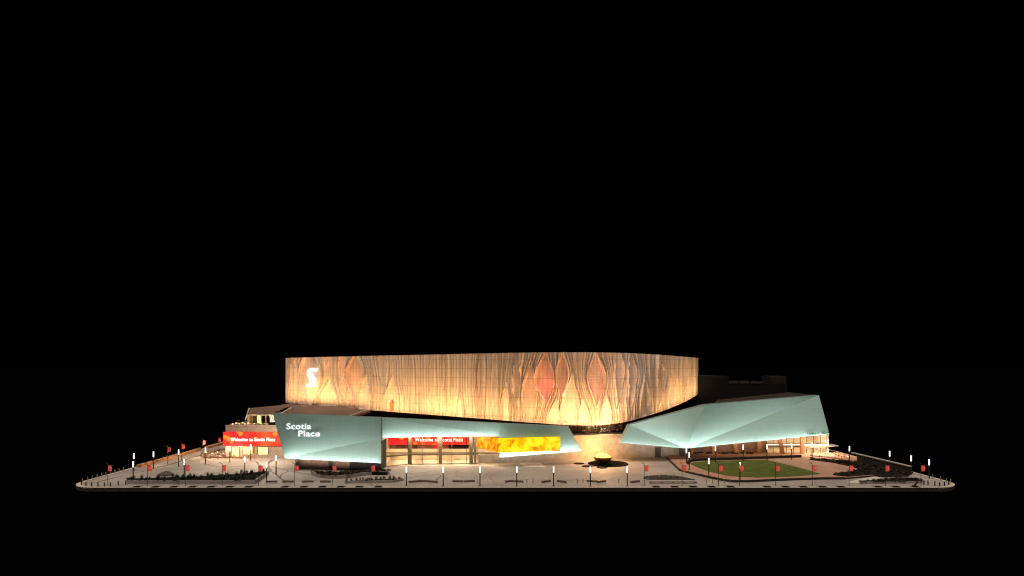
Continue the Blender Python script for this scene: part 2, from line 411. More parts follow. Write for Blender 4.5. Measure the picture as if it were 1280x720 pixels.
# ---- drum
def Yk(xs): return catmull([(340, 262), (357, 258), (400, 245), (450, 232.5), (500, 222), (550, 213), (600, 205), (650, 198.6), (700, 195), (740, 194), (780, 197), (810, 202.5), (840, 212.5), (860, 224), (873, 238), (880, 250)], xs)
TOPK = [(350, 447.7), (357, 447.5), (440, 445.3), (550, 443), (620, 441.4), (700, 440.3), (760, 440.7), (800, 442), (840, 444.7), (873, 447.6), (880, 448.5)]
BOTK = [(350, 503.2), (357, 503.8), (430, 510), (475, 513.7), (540, 518.5), (600, 523.2), (675, 529), (720, 531.5), (748, 531.4), (775, 528.7), (812.5, 518.9), (837.5, 510.3), (862.5, 499), (873, 492.5), (880, 487)]
NU, NV = 1900, 72
U = np.linspace(357, 873, NU)
def plan(us):
    Y = Yk(us); return (us - CX) * Y / F, Y, CH - (catmull(TOPK, us) - HY) * Y / F, CH - (catmull(BOTK, us) - HY) * Y / F
X, Y, ZT, ZB = plan(U)
tx, ty = np.gradient(X), np.gradient(Y); tl = np.hypot(tx, ty); nx, ny = ty / tl, -tx / tl
arc = np.concatenate([[0], np.cumsum(np.hypot(np.diff(X), np.diff(Y)))])
V = np.linspace(0, 1, NV)
UU, VV = np.meshgrid(U, V)                                  # rows v
# lenses: (centre px at bottom, centre px at top, y_top, y_bot, half width, power, bulge, material)
PT = catmull(TOPK, U)[None, :]; PB = catmull(BOTK, U)[None, :]
PY = PB + (PT - PB) * VV                                    # photo height of each vertex
LENS = [  # tip x, tip y, widest x, widest y, half width, foot x, foot y, bulge, material, cream
    (682, 434, 680.8, 474, 12.0, 684, 507, -.4, 1, .55),
    (663.5, 447, 662.5, 492, 9.0, 659, 560, .25, 2, .8),
    (703, 434, 703, 468, 7.6, 700.5, 503, -.15, 2, .6),
    (716.5, 462, 712.5, 512, 11.5, 708, 575, .3, 0, .8),
    (743.6, 434, 745.3, 472, 10.8, 745.7, 511, -.25, 3, .55),
    (696.3, 494, 693, 528, 9.0, 690, 585, .25, 0, .85),
    (388, 425, 388, 468, 13.0, 388, 516, -.15, 0, .6),
    (414.4, 468, 410, 508, 13.5, 408, 590, .25, 0, .8),
    (444.5, 436, 443.5, 468, 10.5, 445, 510, -.15, 2, .7),
    (459, 461, 455, 502, 8.5, 453, 580, .25, 0, .8),
    (479.5, 425, 480, 456, 5.5, 482, 500, .1, 0, .6),
    (492.3, 465, 489.5, 504, 8.0, 487, 580, .2, 0, .78),
    (769, 425, 773, 462, 5.5, 770, 520, .1, 0, .6),
    (786, 425, 789, 468, 5.0, 786, 530, .1, 0, .55),
    (727, 492, 730, 524, 6.5, 732, 575, .2, 0, .8),
    (806, 466, 805, 502, 5, 803, 560, .15, 0, .78),
    (634, 474, 632, 512, 5, 630, 580, .15, 0, .78),
    (541, 425, 541, 475, 3.2, 541, 540, .1, 0, .6),
    (603, 425, 603, 466, 4, 603, 540, .1, 0, .6),
    (838, 464, 836, 492, 4, 834, 530, .15, 0, .85),
    (758, 490, 757, 520, 6, 757, 575, .2, 0, .8),
    (575, 486, 575, 520, 4, 575, 575, .15, 0, .78),
    (513, 425, 515, 470, 3.2, 514, 560, .1, 0, .6),
    (560, 425, 559, 462, 3.4, 560, 530, .1, 0, .6),
    (620, 425, 619, 475, 3.0, 620, 545, .1, 0, .6),
    (648, 425, 647, 466, 4.2, 645, 540, .1, 0, .6),
    (822, 425, 823, 465, 3.6, 820, 530, .1, 0, .6),
    (853, 425, 853, 468, 3.0, 852, 520, .1, 0, .6),
    (368, 425, 368, 480, 3.0, 367, 540, .1, 0, .6),
    (430, 425, 429, 460, 3.4, 431, 520, .1, 0, .6),
]
S = UU.copy(); H = np.zeros_like(S); MI = np.zeros(S.shape, int); CR = np.full(S.shape, -1.0); FOLD_SHADE = np.zeros_like(S)
for (xt, yt, xm, ym, hw, xb, yb, bulge, mi, cream) in LENS:
    up = np.clip((PY - yt) / (ym - yt), 0, 1); dn = np.clip((yb - PY) / (yb - ym), 0, 1)
    prof = np.where(PY < ym, up, dn); ins = (PY > yt) & (PY < yb)
    Wd = hw * np.where(ins, np.sin(prof * math.pi / 2) ** 1.75, 0)
    cx = np.where(PY < ym, xt + (xm - xt) * np.sin(up * math.pi / 2), xb + (xm - xb) * np.sin(dn * math.pi / 2))
    d = UU - cx; ad = np.abs(d); inside = (ad < Wd)
    Lx = hw * 2.0
    out = np.exp(-np.clip(ad - Wd, 0, None) / Lx)
    S = S - np.where(inside, d, np.sign(d) * Wd * out)
    rimk = np.clip(Wd / hw, 0, 1)
    inside = inside & (CR < 0)
    H += np.where(inside, bulge * (1 - (ad / np.maximum(Wd, .01)) ** 2) * rimk - H, 0)
    H += 1.0 * rimk ** .5 * np.exp(-((ad - Wd) / .9) ** 2) * (Wd > .2) * np.where((CR < 0) | inside, 1, 0)
    FOLD_SHADE += (Wd > .15) * rimk ** .4 * (.55 * np.exp(-((ad - Wd - .3) / .7) ** 2) - .42 * np.exp(-((ad - Wd - 2.1) / .9) ** 2) + .25 * np.exp(-((ad - Wd - 3.9) / .8) ** 2))  # painted fold highlight along each lens edge, painted shadow line just outside
    MI = np.where(inside & (Wd > .5), mi, MI); CR = np.where(inside & (Wd > .5), cream, CR)
def ribs(S, pitch, seed, sharp):
    r = np.random.default_rng(seed); k = S / pitch; i = np.floor(k).astype(int); f = k - i
    amp = r.uniform(.25, 1, 4000)[i % 4000]; pk = r.uniform(.25, .75, 4000)[i % 4000]
    tri = np.where(f < pk, f / pk, (1 - f) / (1 - pk))
    return amp * tri ** sharp
OUTM = np.where(CR < 0, 1.0, 0.0)
H += .18 * (1 - OUTM) * ribs(UU, 1.9, 8, 1.0)
H += OUTM * (.95 * ribs(S, 4.1, 1, 1.2) + .45 * ribs(S + 1.7, 1.9, 2, 1.1) + .7 * ribs(S - 3, 13.1, 5, 1.6))
def tones(p, sd, o=0): return np.random.default_rng(sd).random(4000)[np.floor((S + o) / p).astype(int) % 4000]
TONE = .50 + .75 * (ribs(S, 4.1, 1, 1.3) - .32) + .14 * (tones(4.1, 3) - .5) + .10 * (tones(1.9, 4, 1.7) - .5) + .22 * (ribs(S - 3, 13.1, 5, 1.6) - .3) + FOLD_SHADE * OUTM  # rib crests painted lighter and valleys darker as fold shading, plus random tones
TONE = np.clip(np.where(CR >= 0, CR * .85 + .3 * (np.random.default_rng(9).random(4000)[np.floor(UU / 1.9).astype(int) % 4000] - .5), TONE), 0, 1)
edge = np.clip(np.minimum(U - 357, 873 - U) / 3.0, 0, 1)[None, :] * np.clip(V[:, None] / .035, 0, 1)
H = .6 + (H - .6) * edge
H *= np.clip(1 - (V[:, None] * 0), 0, 1)
Zg = ZB[None, :] + (ZT - ZB)[None, :] * VV
co = np.stack([X[None, :] + nx[None, :] * (H - .6), Y[None, :] + ny[None, :] * (H - .6) - 185, Zg], -1).reshape(-1, 3)
ii = (np.arange(NV - 1)[:, None] * NU + np.arange(NU - 1)[None, :]).reshape(-1)
faces = np.stack([ii, ii + 1, ii + 1 + NU, ii + NU], 1)
me = bpy.data.meshes.new('facade'); me.from_pydata(co.tolist(), [], faces.tolist())
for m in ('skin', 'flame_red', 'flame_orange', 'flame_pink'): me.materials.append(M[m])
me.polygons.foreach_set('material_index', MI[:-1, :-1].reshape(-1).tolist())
uvl = me.uv_layers.new(name='UV'); li = np.zeros(len(me.loops), int); me.loops.foreach_get('vertex_index', li)
uvs = np.stack([np.broadcast_to(arc[None, :], UU.shape).reshape(-1), Zg.reshape(-1)], 1)[li]
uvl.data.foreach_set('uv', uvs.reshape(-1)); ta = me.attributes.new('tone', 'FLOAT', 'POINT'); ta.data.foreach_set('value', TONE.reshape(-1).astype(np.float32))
me.update()
fac = bpy.data.objects.new('facade', me); COL.objects.link(fac); fac.parent = arena
# side and rear walls, roof, soffit, recess
st = 20; idx = list(range(0, NU, st)) + [NU - 1]
front = [(X[i] - nx[i] * .6, Y[i] - ny[i] * .6) for i in idx]
back = [(77.5, 256), (76, 275), (66, 310), (40, 338), (-60, 340), (-98, 318), (-99, 285)]
bz0 = [19, 18, 16, 14, 13, 13, 13]
dw = MB(); pts = [front[-1]] + back + [front[0]]; z0s = [ZB[-1]] + bz0 + [ZB[0]]; z1s = [ZT[-1]] + [32] * 7 + [ZT[0]]
for i in range(len(pts) - 1):
    a, b_ = pts[i], pts[i + 1]
    dw.poly([(a[0], a[1], z0s[i]), (b_[0], b_[1], z0s[i + 1]), (b_[0], b_[1], z1s[i + 1]), (a[0], a[1], z1s[i])])
dw.build('drum_rear_wall', M['skin'], arena, wuv=True)
MB().poly([(p[0], p[1], 31.4) for p in front + back]).build('drum_roof', M['rear'], arena)
sf = MB(); rc = MB(); INS = 6.0
inn = [(X[i] - nx[i] * INS, Y[i] - ny[i] * INS) for i in idx]
for k in range(len(idx) - 1):
    i, j = idx[k], idx[k + 1]; a, b_ = front[k], front[k + 1]; c, d = inn[k + 1], inn[k]
    sf.poly([(a[0] - nx[i] * 0, a[1], ZB[i] + .02), (d[0], d[1], ZB[i] + .5), (c[0], c[1], ZB[j] + .5), (b_[0], b_[1], ZB[j] + .02)])
    mi = 1 if 690 < U[i] < 800 else 0
    rc.poly([(d[0], d[1], 5.5), (c[0], c[1], 5.5), (c[0], c[1], ZB[j] + .5), (d[0], d[1], ZB[i] + .5)], mi)
sf.build('drum_soffit', M['black'], arena)
rec = rc.build('recess_wall', [M['recess'], M['ring_glass']], arena)
mul = MB()
for px in range(704, 800, 6):
    k = int((px - 357) / 516 * (NU - 1)); x_, y_ = X[k] - nx[k] * (INS - .08), Y[k] - ny[k] * (INS - .08)
    mul.box(x_ - .08, x_ + .08, y_ - .1, y_ + .05, 7.7, ZB[k] + .4)
mul.build('mullion', M['mullion'], rec)
# small red lit panel low on the drum
k = int((489 - 357) / 516 * (NU - 1))
pa, pb_ = P(487.2, 514.2, Yk(np.array([487.]))[0] - 1.0), P(490.8, 502.5, Yk(np.array([490.]))[0] - 1.0)
rp = MB().box(pa.x, pb_.x, pa.y - .1, pa.y + .8, pa.z, pb_.z).build('red_panel', mat('red lit panel', (.6, .1, .05), .5, emit=(1, .14, .04), estr=.7), arena)

# ---- roofs / podium
def roof(name, pts, z0, z1, m): return MB().prism(pts, z0, z1).build(name, m, arena)
roof('podium_roof', [(-62, 186), (-50, 184), (-4, 184.5), (16.5, 187), (16.5, 204), (-10, 206), (-60, 232), (-95, 254), (-62, 200)], 8.9, 9.25, M['brown_roof'])
roof('wall_head', [(16.5, 188.2), (33.5, 191.8), (52, 196.8), (52, 216), (20, 206), (16.5, 204)], 7.4, 7.75, M['recess'])
lr = roof('wing_roof', [(-66.5, 177.5), (-50, 178.5), (-50.5, 216), (-71, 240), (-96, 252), (-81, 223), (-74.6, 196)], 12.7, 13.35, M['brown_roof'])
MB().wall([(-74.4, 196), (-80.6, 222)], 13.35, 14.1, .6).build('parapet', M['sill'], lr)
MB().wall([(-50, 181), (-50.6, 212)], 13.35, 14.0, .5).build('parapet', M['sill'], lr)
MB().tube((-80.6, 222, 13.3), (-80.6, 222, 16.0), .55).build('column', M['sill'], lr)

# ---- stone walls
wall_px = [(624, 579), (660, 578), (727, 575.8), (775, 573.6), (815, 571.6), (860, 569.6)]
wp = [G(*p) for p in wall_px]; wp = [(p.x, p.y) for p in wp]
sw_ = MB().wall(wp, 0, 7.8, .8)
stone = sw_.build('stone_wall', M['stone'], arena, wuv=True)
# doors in the stone wall by the terrace
for px in (822, 852):
    d = G(px, 571.3); MB().box(d.x - .9, d.x + .9, d.y - .5, d.y - .1, 0, 3.2).build('door', M['mullion'], stone)

# ---- teal folded panels
def folded(name, tris, outline, back, label=None):
    """front facets + an outline pulled back by 'back' metres to make a thick folded plate"""
    b = MB()
    for t in tris: b.poly(t)
    bk = [p + Vector((0, back, 0)) for p in outline]
    k = len(outline)
    for i in range(k):
        j = (i + 1) % k
        b.poly([outline[i], bk[i], bk[j], outline[j]], 1)
    b.poly(bk[::-1], 1)
    o = b.build(name, [M['teal'], M['teal_dk']], arena, wuv=True)
    if label: o['label'] = label
    return o
A_ = P(341, 517, 171.2); D_ = P(476, 522, 171.5); B_ = P(356, 573.2, 171); C_ = P(476, 579, 168); N_ = P(476, 547.5, 171.6)
e1 = folded('canopy_panel', [[A_, B_, N_, D_], [B_, C_, N_]], [A_, B_, C_, N_, D_], 2.2, 'wide teal panel carrying the white letters')
# strip above the entrance
s1, s2, s3, s4 = P(476, 522, 176.5), P(476, 547.5, 176.0), P(624.5, 544.4, 177.4), P(624.5, 529, 178.6)
folded('canopy_panel', [[s1, s2, s3, s4]], [s1, s2, s3, s4], 2.0, 'long narrow teal panel over the entrance doors')
r1, r2, r3, r4, r5 = P(624.5, 529, 178.2), P(624, 572, 177.2), P(727, 563.8, 181.2), P(710.5, 533, 181.5), P(624.3, 546, 178.3)
folded('canopy_panel', [[r1, r2, r4], [r2, r3, r4]], [r1, r2, r3, r4], 1.6, 'tapering teal panel behind the fire screen')
a1, a2, a3 = P(775.6, 553.4, 184), P(786, 531.4, 191), P(881.5, 506, 190.8)
a4, a5, a6 = P(1023.6, 494, 206.5), P(1036.8, 542.8, 196), P(858, 560.6, 187)
e4 = folded('canopy_panel', [[a2, a1, a6], [a2, a6, a3], [a3, a6, a4], [a4, a6, a5]], [a2, a1, a6, a5, a4, a3], 3.0, 'large faceted teal canopy over the lawn terrace restaurant')
# canopy roof running back to the rear block
MB().poly([a2 + Vector((0, 3, -.1)), a3 + Vector((0, 3, -.1)), a4 + Vector((0, 3, -.1)), Vector((108, 236, 19.0)), Vector((80, 236, 16)), Vector((64, 214, 9))]).build('canopy_roof', M['rear_lt'], arena)
# ---- entrance hall interior
eh = MB(); eh.box(-38.5, -3.9, 190.4, 190.9, 0, 8.6); eh.box(-38.6, -38.2, 177, 190.4, 0, 8.3); eh.box(-3.9, -3.5, 184, 190.4, 0, 8.6)
hall = eh.build('entrance_hall', M['cream'], arena)
MB().box(-38.2, -3.9, 177.5, 190.4, 0, .03).build('floor', M['floor_in'], hall)
MB().box(-38.2, -3.9, 178.6, 190.4, 8.45, 8.8).build('ceiling', M['cream'], hall)
MB().box(-38.2, -3.9, 184, 190.4, 2.75, 3.2).build('floor_slab', M['column'], hall)
MB().box(-38.2, -3.9, 184, 184.2, 3.2, 4.2).build('balustrade', M['cream'], hall)
gl = [G(477, 583.8), G(510, 580.8), G(583, 580), G(597.5, 579.6)]
glp = [(p.x, p.y) for p in gl]
gz = MB()
for a, b_ in zip(glp[:-1], glp[1:]): gz.poly([(a[0], a[1], 0.05), (b_[0], b_[1], .05), (b_[0], b_[1], 8.3), (a[0], a[1], 8.3)])
glass = gz.build('glazing', M['glass'], hall)
mm = MB()
for a, b_ in zip(glp[:-1], glp[1:]):
    A2, B2 = Vector((*a, 0)), Vector((*b_, 0)); n = max(1, int((B2 - A2).length / 4.2))
    for i in range(n + 1):
        q = A2.lerp(B2, i / n); mm.box(q.x - .07, q.x + .07, q.y - .1, q.y + .1, 0, 8.3)
    for zz in (2.75, 0.05):
        mm.prism([(A2.x, A2.y - .14), (B2.x, B2.y - .14), (B2.x, B2.y + .14), (A2.x, A2.y + .14)], zz, zz + (.5 if zz > 1 else .15))
mm.build('mullion_frame', M['column'], glass)
for px, w_, m_ in ((513, 1.1, 'column'), (551, 1.05, 'column'), (589.2, 1.0, 'column'), (594.2, .6, 'pole_grey')):
    c = G(px, 579.6); c.y -= .9 
    MB().box(c.x - w_ / 2, c.x + w_ / 2, c.y - .4, c.y + .4, 0, 8.25).build('column', M[m_], hall)
# ticket kiosks / wall panels seen through the glass
for px0, px1, z0, z1, m_ in ((478, 483, 3.3, 4.9, 'led_red'), (496, 508, 3.3, 4.9, 'column'), (543, 548, 3.3, 4.9, 'led_red'), (561, 586, 3.3, 4.8, 'mullion'), (516, 521, 3.3, 4.8, 'column')):
    x0, x1 = (px0 - CX) * 190.2 / F, (px1 - CX) * 190.2 / F
    MB().box(x0, x1, 189.9, 190.3, z0, z1).build('wall_panel', M[m_], hall)
# low stone box beside the doors
MB().box(G(598, 579.6).x, G(624, 579).x, G(610, 579.3).y, 190, 0, 2.55).build('entrance_plinth', M['stone_dk'], arena, wuv=True)

# ---- wall under the wide teal panel
uw = [G(370.5, 586.4), G(437, 587.3), G(476.5, 587.6)]
b = MB(); b.wall([(uw[0].x, uw[0].y), (uw[1].x, uw[1].y)], 0, 5, .4)
o1 = b.build('timber_wall', M['timber_wall'], arena, wuv=True)
MB().wall([(uw[1].x + .01, uw[1].y), (uw[2].x, uw[2].y)], 0, 5, .4).build('dark_wall', M['dark_wall'], arena)
MB().wall([(uw[0].x, 193), (uw[0].x, uw[0].y)], 0, 8, .4).build('side_wall', M['stone_dk'], arena, wuv=True)
MB().wall([(uw[2].x, uw[2].y), (uw[2].x + .1, 178)], 0, 8, .3).build('side_wall', M['dark_wall'], arena)
for px in (372, 413.5):
    c = G(px, 587); MB().box(c.x - .45, c.x + .45, c.y - .6, c.y - .12, 0, 4).build('column', M['mullion'], o1)

# ---- left wing
wing = MB().box(-92.2, -62.5, 195, 262, 0, 9.5)
wing.box(-92.2, -62.5, 195, 195.4, 9.5, 10.15); wing.box(-92.2, -91.8, 195.4, 262, 9.5, 10.15)
wg = wing.build('wing', M['stone_dk'], arena, wuv=True)
MB().box(-92.35, -62.5, 194.85, 195.55, 10.15, 10.3).build('coping', M['sill'], wg)
for px0, px1, y0, y1 in ((290, 299, 559, 570.5), (304.5, 316, 559, 567), (323, 335, 558.5, 568)):
    a, c = P(px0, y1, 194.9), P(px1, y0, 194.9)
    f = MB().box(a.x, c.x, 194.75, 194.98, a.z, c.z).build('window', M['warm'], wg)
    fm = MB().box(a.x - .12, a.x, 194.6, 194.98, a.z, c.z).box(c.x, c.x + .12, 194.6, 194.98, a.z, c.z).box((a.x + c.x) / 2 - .05, (a.x + c.x) / 2 + .05, 194.6, 194.76, a.z, c.z)
    fm.box(a.x - .12, c.x + .12, 194.6, 194.98, c.z, c.z + .12)
    fm.build('window_frame', M['mullion'], f)
# rooftop pavilion on the wing
pv = MB()
fy = 205.0
q0 = P(309, 528.5, fy); q1 = P(352, 528.5, fy)
pv.box(q0.x, -66, fy, fy + .4, 9.5, 13.0)
pav = pv.build('rooftop_pavilion', M['cream'], arena)
rt = [P(311.5, 510, 204), P(356, 507.5, 232), P(356, 514.5, 204), P(310, 518, 203.5)]
rb = MB(); rb.poly([P(311.5, 510.2, 208), P(341, 517, 203.5), P(366, 505.5, 246), P(356, 505.8, 250)][::-1])
rb.poly([P(311.5, 510.2, 208), P(310.5, 518.2, 203), P(342, 518.2, 203), P(341, 517, 203.5)])
rb.poly([P(310.5, 518.2, 203), P(342, 518.2, 203), P(342, 518.2, 203) + Vector((0, 12, 0)), P(310.5, 518.2, 203) + Vector((0, 12, 0))])
rb.build('roof', M['brown_roof'], pav)
MB().tube(P(306.8, 525, 203), P(311.5, 510.2, 206), .22).build('strut', M['sill'], pav)
MB().box(P(338, 519, fy).x, P(346, 519, fy).x, fy - .5, fy - .02, 10.0, 12.85).build('white_wall', M['white'], pav)
for px0, px1, m_ in ((316, 321, 'mullion'), (327.3, 331.5, 'black'), (333.5, 336.5, 'black'), (322, 326, 'warm'), (312, 314.5, 'column')):
    MB().box(P(px0, 520, fy).x, P(px1, 520, fy).x, fy - .2, fy - .03, 10.1, 12.5).build('window', M[m_], pav)
MB().box(P(336, 529, 197).x, P(345, 529, 197).x, 196.6, 198.2, 9.5, 11.0).build('service_box', M['black'], pav)

# ---- rear block
RBY = 236
rbm = MB()
def rpx(px): return (px - CX) * RBY / F
def rz(py): return CH - (py - HY) * RBY / F
rbm.box(rpx(872), rpx(911), RBY, RBY + 40, 0, rz(470.3)); rbm.box(rpx(911) + .02, rpx(984.3), RBY + .02, RBY + 40, 0, rz(479.3))
rear = rbm.build('rear_block', M['rear'], arena)
MB().box(rpx(963.5), rpx(983), RBY + .4, RBY + 8, rz(479.3), rz(470.3)).build('plant_room', M['rear_lt'], rear)
for px in (924, 938, 955):
    MB().box(rpx(px) - .35, rpx(px) + .35, RBY + .3, RBY + .9, rz(479.3), rz(476)).build('vent_post', M['rear_lt'], rear)
MB().box(rpx(911) + .1, rpx(963), RBY - .1, RBY + .2, rz(479.6), rz(478.9)).build('coping', M['rear_lt'], rear)

# ---- restaurant under the big canopy
ry = 201.6
rx0, rx1 = (858 - CX) * ry / F, (1029 - CX) * 204 / F
xm_ = (958 - CX) * ry / F
rw = MB(); rw.box(rx0, xm_, ry, ry + .4, 0, 9.5)
rest = rw.build('restaurant', M['timber_wall'], arena, wuv=True)
ri_ = MB(); ri_.box(xm_, rx1, ry + 7, ry + 7.4, 0, 10); ri_.box(xm_ - .3, xm_, ry, ry + 7, 0, 9); ri_.box(xm_, rx1, ry + .3, ry + 7, 0, .5)
ri_.build('interior', M['cream'], rest)
gq = MB().poly([(xm_, ry, .1), (rx1, ry, .1), (rx1, ry, 8.8), (xm_, ry, 8.8)]).build('glazing', M['glass'], rest)
mu = MB()
n = 9
for i in range(n + 1):
    x = xm_ + (rx1 - xm_) * i / n; mu.box(x - .06, x + .06, ry - .1, ry + .05, .1, 8.8)
mu.box(xm_, rx1, ry - .12, ry + .1, 3.55, 3.75); mu.build('mullion_frame', M['mullion'], gq)
MB().box(xm_, rx1 + .3, ry - .5, ry - .15, P(1000, 556.3, ry).z, P(1000, 555.3, ry).z).build('light_line', M['led_white'], rest)
MB().box(xm_, rx1 + .3, ry - .6, ry - .15, P(1000, 559, ry).z, P(1000, 556.5, ry).z).build('fascia', M['column'], rest)
MB().box(rx1, rx1 + .5, ry - .3, ry + 7, 0, 7.2).build('corner_post', M['white'], rest)
aw = MB().prism([(rx1, ry - 1), (rx1 + 4.2, ry + .5), (rx1 + 4.2, ry + 5), (rx1, ry + 7)], 2.5, 2.75).build('awning', M['sill'], rest)
for px, dx in ((866, 0), (893, 0), (920.5, .6), (950, -.3), (977, 1.0), (1004, -.5)):
    x = (px - CX) * (ry - 2) / F; zt = 4.2 + (px - 858) / 170 * 3.6
    m = MB(); a, c = Vector((x + dx * .5, ry - 2, 0.4)), Vector((x - dx * .5, ry - 1.2, zt))
    w_ = .62
    m.poly([a + Vector((-w_, 0, 0)), a + Vector((w_, 0, 0)), c + Vector((w_, 0, 0)), c + Vector((-w_, 0, 0))])
    for sx in (-w_, w_): m.poly([a + Vector((sx, 0, 0)), a + Vector((sx, .6, 0)), c + Vector((sx, .6, 0)), c + Vector((sx, 0, 0))])
    m.build('column', M['timber'], rest)

# ================================================================== SIGNS AND SCREENS
# red LED banner on the wing
bz0_, bz1_ = P(315, 557.4, 193.6).z, P(315, 540.2, 193.6).z
bx0, bx1 = P(278.7, 550, 193.6).x, P(354.5, 550, 193.6).x
sb = thing('led_banner', 'red welcome screen with orange dots wrapped round the terrace wing', 'led screen', (bx0, 193.6, bz0_))
MB().box(bx0, bx1, 193.6, 194.7, bz0_, bz1_).build('screen', M['led_red'], sb)
cxp = P(316, 549.6, 193.4)
text_mesh('lettering', 'Welcome to Scotia Place', 1.6, M['sign_white'], .06, .015, 'CENTER', sb, (cxp.x, 193.52, cxp.z), width=14.2)
# ribbon screen inside the entrance hall
ib = thing('led_banner', 'red welcome ribbon screen hanging inside the glazed entrance hall', 'led screen', (P(476, 550, 187).x, 187, 0))
zi0, zi1 = P(520, 556, 187).z, P(520, 546.5, 187).z
MB().box(P(477, 550, 187).x, P(587, 550, 187).x, 187, 187.4, zi0, zi1).build('screen', M['led_red'], ib)
c = P(548.5, 549.9, 186.8); text_mesh('lettering', 'Welcome to Scotia Place', 1.6, M['sign_white'], .05, .012, 'CENTER', ib, (c.x, 186.92, c.z), width=14.8)
# fire screen
fs = thing('video_screen', 'bright yellow flame video screen wrapping the corner beside the entrance', 'video screen', (P(624, 566, 176).x, 176, 4))
f0, f1, f2, f3 = P(623, 565.8, 175.4), P(700.5, 563.4, 179.3), P(700.5, 545.6, 179.3), P(623, 547.6, 175.4)
m = MB(); fb = Vector((0, .5, 0))
m.poly([f0, f1, f2, f3]); bk = [p + fb for p in (f0, f1, f2, f3)]
for i, j in ((0, 1), (1, 2), (2, 3), (3, 0)): m.poly([(f0, f1, f2, f3)[i], bk[i], bk[j], (f0, f1, f2, f3)[j]], 1)
m.build('front_screen', [M['fire'], M['black']], fs)
h0, h1 = P(595, 558.8, 185.5), P(595, 543, 185.5)
m = MB().poly([h0, f0 + Vector((-.05, .02, 0)), f3 + Vector((-.05, .02, 0)), h1]); m.build('side_screen', M['fire_dk'], fs)
# Scotia Place letters
sg = thing('wall_sign', 'white two-line lettering on the wide teal panel', 'sign', P(379, 537, 170.3))
import mathutils
def on_panel(px, py): # point on the wide panel's upper facet
    n = (B_ - A_).cross(D_ - A_).normalized(); d = P(px, py, 1) - Vector((0, 0, CH)) ; d = P(px, py, 100) - Vector((0, 0, CH))
    t_ = (A_ - Vector((0, 0, CH))).dot(n) / d.dot(n); return Vector((0, 0, CH)) + d * t_
for s, cxx, cyy, wpx in (('Scotia', 373.6, 533.2, 30.5), ('Place', 386.4, 542.2, 26.4)):
    c = on_panel(cxx, cyy); text_mesh('lettering', s, 2.35, M['sign_white'], .1, .012, 'CENTER', sg, (c.x, c.y - .2, c.z), width=wpx * 170.5 / F)
# S emblem on drum
ec = P(390, 471.2, 242.0)
em = thing('emblem_sign', 'white glowing curled S emblem mounted on the fluted drum', 'sign', ec)
k0 = int((381 - 357) / 516 * (NU - 1)); k1 = int((399 - 357) / 516 * (NU - 1))
ex = Vector((X[k1] - X[k0], Y[k1] - Y[k0], 0)).normalized(); en = Vector((ex.y, -ex.x, 0))
pxm = Yk(np.array([390.]))[0] / F / ex.x * 1.0
def EP(u, v, d): # emblem photo pixel offsets -> world
    yk = Yk(np.array([390.]))[0]; b0 = P(394.6, 471.6, yk) + en * 1.6
    s_ = yk / F
    return b0 + ex * (u * s_ / ex.x * 1.02) + Vector((0, 0, -v * s_)) + en * d
def emblem_part(name, pts, m, d=.5):
    b = MB(); fr = [EP((x - 385) / 18, (y - 395) / 18, d) for x, y in pts]; bk = [EP((x - 385) / 18, (y - 395) / 18, 0) for x, y in pts]
    b.poly(fr); k = len(fr)
    for i in range(k): b.poly([fr[i], fr[(i + 1) % k], bk[(i + 1) % k], bk[i]])
    b.build(name, m, em)
emblem_part('letter', [(545, 188), (500, 190), (400, 188), (330, 198), (285, 230), (258, 285), (255, 340), (272, 375), (292, 392), (290, 350), (302, 310), (330, 285), (375, 272), (440, 270), (500, 262), (530, 240)], M['sign_white'])
emblem_part('letter', [(232, 606), (300, 606), (390, 608), (440, 596), (478, 560), (492, 500), (490, 440), (470, 400), (448, 380), (456, 425), (452, 470), (425, 505), (385, 522), (330, 522), (285, 524), (255, 552)], M['sign_white'])
emblem_part('disc', [(372 + 72 * math.cos(a), 400 + 100 * math.sin(a)) for a in np.linspace(0, 2 * math.pi, 28, endpoint=False)], M['globe'], .45)
# community arena letters on the canopy edge
def on_facet(px, py, a, b, c_):
    n = (b - a).cross(c_ - a).normalized(); o_ = Vector((0, 0, CH)); d = P(px, py, 100) - o_
    return o_ + d * ((a - o_).dot(n) / d.dot(n))
cs = thing('canopy_sign', 'small dark capital letters along the canopy lower edge', 'sign', P(1022, 542.5, 200))
for s, p_, wpx in (('COMMUNITY', (1016.6, 541.9), 16.4), ('ARENA', (1030.9, 540.9), 9.6)):
    c = on_facet(*p_, a4, a6, a5) + Vector((0, -.35, 0)); text_mesh('lettering', s, .95, M['sign_dark'], .08, .01, 'CENTER', cs, (c.x, c.y, c.z), rot=Matrix.Rotation(-.06, 4, 'Y'), width=wpx * 196.4 / F)

# ================================================================== CAULDRON
cc = G(753.5, 580.3)
fire = thing('fire_cauldron', 'dark bronze bowl burning with yellow flames before the stone wall', 'fire bowl', (cc.x, cc.y, .14))
prof = [(.9, 0), (1.0, .25), (1.5, .5), (2.2, 1.0), (2.62, 1.75), (2.72, 2.15), (2.6, 2.15), (2.45, 1.8), (2.0, 1.3), (0, 1.2)]
MB().lathe([(r, z_) for r, z_ in prof], 40, 0, (cc.x, cc.y, .14)).build('bowl', M['bronze'], fire, smooth=True)
fl = MB()
for i in range(60):
    a = random.uniform(0, 6.28); r = random.uniform(.1, 2.3); h = random.uniform(.6, 1.7) * (1.15 - r / 5); w_ = random.uniform(.18, .42)
    fl.lathe([(w_ * .6, 0), (w_, h * .25), (w_ * .6, h * .6), (.02, h)], 8, 0, (cc.x + r * math.cos(a), cc.y + r * math.sin(a), .14 + 1.55))
fl.build('flames', M['flame'], fire, smooth=True)
dc = thing('stone_disc', 'largest black round plinth carrying the fire bowl', 'plinth', (G(760, 579.8).x, G(760, 579.8).y, 0))
